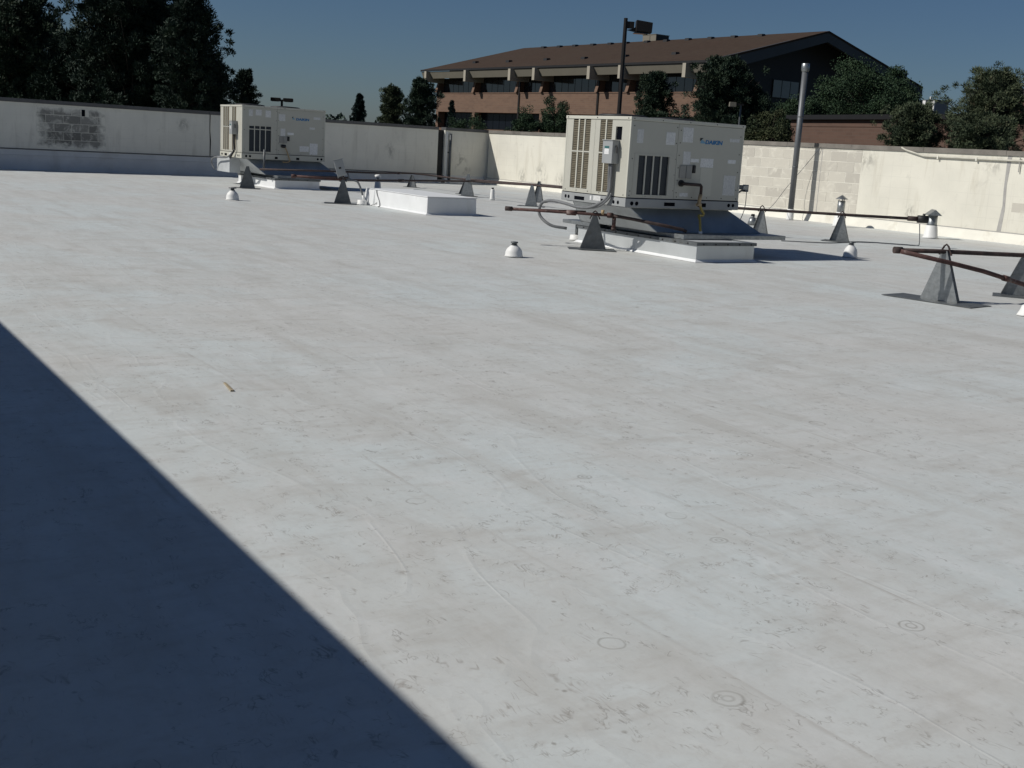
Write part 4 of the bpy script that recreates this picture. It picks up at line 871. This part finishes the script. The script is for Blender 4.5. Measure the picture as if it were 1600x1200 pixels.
for s in (-1, 1):
    hd = MB().box(.10*s if s > 0 else -.66, .66 if s > 0 else -.10, -.16, .16, 7.95, 8.16).build('lamp_head', M['dark_bronze'], tl, bev=.02)
    MB().box(min(.03*s, .12*s), max(.03*s, .12*s), -.04, .04, 7.98, 8.08).build('arm', M['dark_bronze'], tl)
    MB().box(min(.2*s, .6*s), max(.2*s, .6*s), -.12, .12, 7.935, 7.951).build('lens', M['window_pale'], hd)
tl = thing('street_lamp', 'small pale headed lamp post among the trees just right of the nearer unit', 'lamp post', (35.5, 38.3, -4.5), R(-33))
MB().lathe([(.05, 0), (.04, 8.44)], seg=8).build('pole', M['galv_dull'], tl)
hd = MB().hexa([(-.50, -.15, 8.33), (-.22, -.15, 8.33), (-.22, .15, 8.33), (-.50, .15, 8.33), (-.49, -.14, 8.52), (-.23, -.14, 8.52), (-.23, .14, 8.52), (-.49, .14, 8.52)]).build('lamp_head', M['soffit'], tl)
MB().box(-.22, .12, -.05, .05, 8.40, 8.47).build('arm', M['dark_bronze'], tl)
MB().box(-.47, -.25, -.11, .11, 8.315, 8.331).build('lens', M['window_pale'], hd)

# ------------------------------------------------------------------ trees
def foliage(name, mat, parent, P, Q, L_, Wd, rng, kind=None):
    """one triangle-pair blade per row: base P, direction Q (unit), length, width"""
    n = len(P); side = np.cross(Q, rng.normal(size=(n, 3))); side /= np.linalg.norm(side, axis=1)[:, None]+1e-9
    L_ = L_[:, None]; Wd = Wd[:, None]
    v0 = P-side*Wd*.25; v1 = P+Q*L_*.55-side*Wd; v2 = P+Q*L_; v3 = P+Q*L_*.45+side*Wd
    V = np.stack([v0, v1, v2, v3], 1).reshape(-1, 3)
    me = bpy.data.meshes.new(name); me.vertices.add(4*n); me.vertices.foreach_set('co', V.ravel())
    me.loops.add(4*n); me.loops.foreach_set('vertex_index', np.arange(4*n)); me.polygons.add(n)
    me.polygons.foreach_set('loop_start', np.arange(n)*4); me.polygons.foreach_set('loop_total', np.full(n, 4)); me.update(); me.validate()
    return obj(name, me, mat, parent)
def unitv(a): return a/(np.linalg.norm(a, axis=-1, keepdims=True)+1e-9)
BWK = .62
def pine(label, x, y, ztop, rad, zlow, seed, mat, nb=70, tuft=.55, blades=26, bl=.30, shape='round', cat='tree', group=None, tufts_per=7, lean=0., up=.35, zbase=-4.5, name='pine_tree', bw=.035):
    rng = np.random.default_rng(seed)
    t = thing(name, label, cat, (x, y, zbase), 0, group)
    H = ztop-zbase; zl = zlow-zbase
    tr = MB(); tr.tube([(0, 0, 0), (.1*rad*rng.normal()*.3, 0, H*.5), (lean*rad, 0, H*.94)], [max(.09, H*.017), max(.06, H*.012), .03], 8)
    C_ = []; D_ = []
    lob = rng.uniform(0, 6.28, 4)
    for i in range(nb):
        s = (i+rng.uniform(0, 1))/nb
        h = zl+(H-zl)*s**.85
        q = (h-zl)/(H-zl)
        if shape == 'cone': R_ = rad*(1-q)**.85*(.85+.25*rng.uniform())+.08
        elif shape == 'round': R_ = rad*math.sqrt(max(0, 1-(max(0, q-.35)/.68)**2))*(.72+.28*min(1, q/.3))
        else: R_ = rad*math.sqrt(max(.02, 1-(abs(q-.5)/.55)**2))
        a = i*2.399+rng.uniform(-.4, .4)
        R_ *= (.78+.17*math.sin(3*a+lob[0]+q*5)+.12*math.sin(5*a+lob[1]-q*7))*rng.uniform(.75, 1.12)
        uz = (-.05 if shape == 'cone' else up)+.5*q*(shape != 'cone')
        dv = np.array([math.cos(a), math.sin(a), uz]); dv /= np.linalg.norm(dv)
        b0 = np.array([lean*rad*h/H, 0, h-uz*R_*.6])
        tip = b0+dv*R_
        tr.tube([tuple(b0), tuple(b0+dv*R_*.5+np.array([0, 0, -.05*R_])), tuple(tip)], [.012*H*.35+.02, .022, .008], 4, cap=False)
        fr = rng.uniform(.25, 1.02, tufts_per); fr[0] = 1.0
        for f in fr:
            sp = rng.normal(size=3)*np.array([1, 1, .7])*R_*.15*(.4+f)
            C_.append(b0+dv*R_*f+sp); D_.append(unitv(dv*.6+np.array([0, 0, .55])+rng.normal(size=3)*.35))
    for _ in range(int(nb*.25)):
        C_.append(np.array([lean*rad+rng.normal()*rad*.12, rng.normal()*rad*.12, H*(.90+.1*rng.uniform())])); D_.append(unitv(np.array([rng.normal()*.3, rng.normal()*.3, 1.0])))
    C_ = np.array(C_); D_ = np.array(D_); n = len(C_); blades = int(blades*3.0); tuft *= .84; bl *= .62
    sz = rng.uniform(.6, 1.15, n)
    cc = np.repeat(C_, blades, 0); dd = np.repeat(D_, blades, 0); ss = np.repeat(sz, blades)
    g = rng.normal(size=cc.shape); g = unitv(g)*rng.uniform(0, 1, (len(cc), 1))**.45
    P = cc+g*tuft*.62*ss[:, None]*np.array([1, 1, .8])
    Q = unitv(g*.9+dd*.9+rng.normal(size=cc.shape)*.35)
    foliage('crown', mat, t, P, Q, bl*rng.uniform(.7, 1.2, len(P)), np.full(len(P), bw*BWK)*rng.uniform(.7, 1.3, len(P)), rng)
    tr.build('trunk', M['bark'], t, fix=False)
    return t
def broadleaf(label, x, y, ztop, rad, zlow, seed, mat, clumps=160, per=70, leaf=.16, name='broadleaf_tree', cat='tree', group=None, zbase=-4.5, squash=1.0):
    per = int(per*3.2); leaf *= .55; clumps = int(clumps*1.15)
    rng = np.random.default_rng(seed)
    t = thing(name, label, cat, (x, y, zbase), 0, group)
    H = ztop-zbase; zc = (zlow+ztop)/2-zbase; hz = (ztop-zlow)/2
    d = unitv(rng.normal(size=(clumps, 3))); rr = rng.uniform(.35, 1.0, clumps)**.5
    lob = 1+.18*np.sin(d[:, 0]*4+seed)+.15*np.sin(d[:, 1]*5+2*seed)+.13*np.sin(d[:, 2]*6+seed)
    C_ = d*rr[:, None]*lob[:, None]*np.array([rad*.88, rad*.88*squash, hz*.88])+np.array([0, 0, zc])
    tr = MB(); tr.tube([(0, 0, 0), (0, 0, zc*.6), (.05, 0, zc)], [max(.07, H*.016), max(.05, H*.011), .04], 8)
    for k in range(0, clumps, 5): tr.tube([(0, 0, max(.2, zc-hz*.6)), tuple(C_[k]*np.array([.5, .5, 1])*1.0-np.array([0, 0, .15*hz])), tuple(C_[k])], [.04, .025, .01], 4, cap=False)
    cs = rng.uniform(.5, 1.2, clumps)*rad*.20+.10
    cc = np.repeat(C_, per, 0); ss = np.repeat(cs, per)
    g = unitv(rng.normal(size=cc.shape))*rng.uniform(.1, 1, (len(cc), 1))**.5
    P = cc+g*ss[:, None]*np.array([1, 1, .75]); Q = unitv(g*.7+rng.normal(size=cc.shape)*.7+np.array([0, 0, -.15]))
    foliage('crown', mat, t, P, Q, leaf*rng.uniform(.7, 1.3, len(P)), leaf*.33*rng.uniform(.7, 1.3, len(P)), rng)
    tr.build('trunk', M['bark'], t, fix=False)
    return t
G1 = 'big dark pines behind the shaded wall'
pine('left pine of the big dark group with greener sunlit needles', 12.4, 73.7, 8.0, 4.6, 1.0, 11, M['pine_mid'], 160, .62, 30, .34, group=G1, tufts_per=9, bw=.05)
pine('tallest pine of the big dark group, its top beyond the picture', 17.0, 66.5, 12.4, 4.5, 1.0, 12, M['pine_dark'], 230, .62, 30, .34, group=G1, tufts_per=10, bw=.05)
pine('right pine of the big dark group with sky gaps in its crown', 18.35, 60.1, 8.1, 2.05, 1.4, 13, M['pine_dark'], 100, .5, 26, .30, group=G1, tufts_per=8, bw=.045)
pine('small dark pine at the foot of the big group just left of the farther unit', 24.6, 69.8, 5.1, .95, 1.8, 14, M['pine_dark'], 40, .36, 22, .26, group=G1, tufts_per=5, bw=.04)
pine('dark low pine filling the gap between wall and the big group', 21.3, 66.5, 5.2, 2.3, .8, 15, M['pine_dark'], 60, .5, 26, .30, group=G1, tufts_per=7, bw=.045)
pine('dark pine filling the dip between the two biggest pines', 14.7, 70.0, 6.1, 2.3, .8, 17, M['pine_dark'], 90, .55, 28, .32, group=G1, tufts_per=8, bw=.05)
pine('far dark pine behind the left end of the shaded wall', 5.6, 78.5, 7.2, 3.6, 1.0, 16, M['pine_mid'], 80, .6, 26, .34, group=G1, tufts_per=8, bw=.05)
pine('lone pointed spruce against the sky right of the farther unit', 47.76, 103.7, 5.5, 1.05, 1.6, 21, M['spruce'], 110, .26, 20, .26, shape='cone', tufts_per=6, name='spruce_tree', bw=.04)
G2 = 'pines in front of the office'
pine('olive sunlit pine at the left end of the office', 38.99, 78.9, 5.25, 1.35, 1.6, 22, M['pine_olive'], 55, .40, 24, .26, group=G2, tufts_per=7, bw=.04)
pine('darker taller pine against the office\'s left brick end', 39.4, 75.2, 5.75, 1.55, 1.6, 23, M['pine_mid'], 60, .42, 24, .28, group=G2, tufts_per=7, bw=.04)
pine('tiny spruce tip in front of the brick band of the office', 47.6, 85.5, 4.9, .45, 2.4, 24, M['spruce'], 40, .16, 16, .18, shape='cone', tufts_per=4, name='spruce_tree', bw=.03)
pine('bushy pine left of the lamp-lit office corner, behind the nearer unit', 46.9, 58.3, 6.45, 1.55, 2.2, 25, M['pine_mid'], 70, .42, 24, .26, group=G2, tufts_per=7, bw=.04)
pine('wide dark pine covering the near corner of the office', 47.8, 53.0, 7.2, 2.8, 2.0, 26, M['pine_mid'], 100, .46, 26, .28, group=G2, tufts_per=8, bw=.04)
pine('lower dark pine between the wide pine and the gable wall', 48.9, 51.8, 5.6, 1.6, 1.6, 27, M['pine_dark'], 60, .42, 24, .28, group=G2, tufts_per=7, bw=.04)
G3 = 'dark shrubs before the office windows'
broadleaf('low dark shrub under the lower office windows at left', 40.0, 69.3, 3.55, 1.3, 1.5, 31, M['leaf'], 60, 46, .15, 'shrub', 'shrub', G3)
broadleaf('middle dark shrub below the office brick band', 41.5, 64.9, 4.0, 1.05, 1.4, 32, M['leaf'], 60, 46, .15, 'shrub', 'shrub', G3)
broadleaf('largest dark shrub rising in front of the brick band left of the nearer unit', 43.2, 63.9, 4.95, 1.35, 1.4, 33, M['leaf'], 90, 50, .16, 'shrub', 'shrub', G3)
broadleaf('olive shrub right behind the top of the nearer unit', 38.1, 39.1, 3.85, 1.15, 1.4, 34, M['leaf_olive'], 80, 60, .13, 'shrub', 'shrub')
broadleaf('big green leafy tree in front of the dark gable wall', 68.2, 59.9, 8.55, 4.4, 1.5, 35, M['leaf'], 330, 80, .22)
broadleaf('rounded leafy tree hiding the right end of the dark gable roof', 69.5, 59.0, 8.9, 1.9, 1.5, 38, M['leaf'], 150, 80, .22)
broadleaf('smaller leafy tree at the left foot of the big green one', 64.4, 62.6, 6.7, 2.4, 1.5, 36, M['leaf'], 150, 70, .20)
G4 = 'sunlit pines at the right behind the sunlit wall'
pine('tall olive pine at the right edge behind the sunlit wall', 41.25, 30.05, 5.5, 1.95, 2.5, 41, M['pine_olive'], 90, .36, 30, .20, shape='ball', group=G4, tufts_per=8, up=.2, bw=.022)
pine('low spreading olive pine hiding the end of the red brick building', 37.8, 30.9, 4.0, 1.25, 2.0, 42, M['pine_olive'], 70, .32, 30, .18, shape='ball', group=G4, tufts_per=8, up=.15, bw=.022)
pine('lowest olive pine at the foot of the tall right one', 39.1, 28.9, 3.6, 1.7, 1.6, 43, M['pine_olive'], 70, .34, 30, .18, shape='ball', group=G4, tufts_per=8, up=.15, bw=.022)
# far treeline: one mass nobody could count
rng = np.random.default_rng(99)
A = np.linspace(R(-30), R(110), 700); Pn = []
hgt = 4.6+1.1*np.sin(A*37)+.8*np.sin(A*91+1)+.5*np.sin(A*203)
for a, h in zip(A, hgt):
    d_ = 300+rng.uniform(-12, 12); k = 60
    zz = -4.5+(h+4.5)*rng.uniform(0, 1, k)**.6
    Pn.append(np.stack([math.sin(a)*d_+rng.normal(size=k)*1.2, math.cos(a)*d_+rng.normal(size=k)*1.2, zz], 1))
Pn = np.concatenate(Pn); Q = unitv(rng.normal(size=Pn.shape)+np.array([0, 0, .6]))
o = foliage('distant_treeline', M['pine_dark'], None, Pn, Q, rng.uniform(.8, 1.7, len(Pn)), rng.uniform(.3, .6, len(Pn)), rng); o['kind'] = 'stuff'
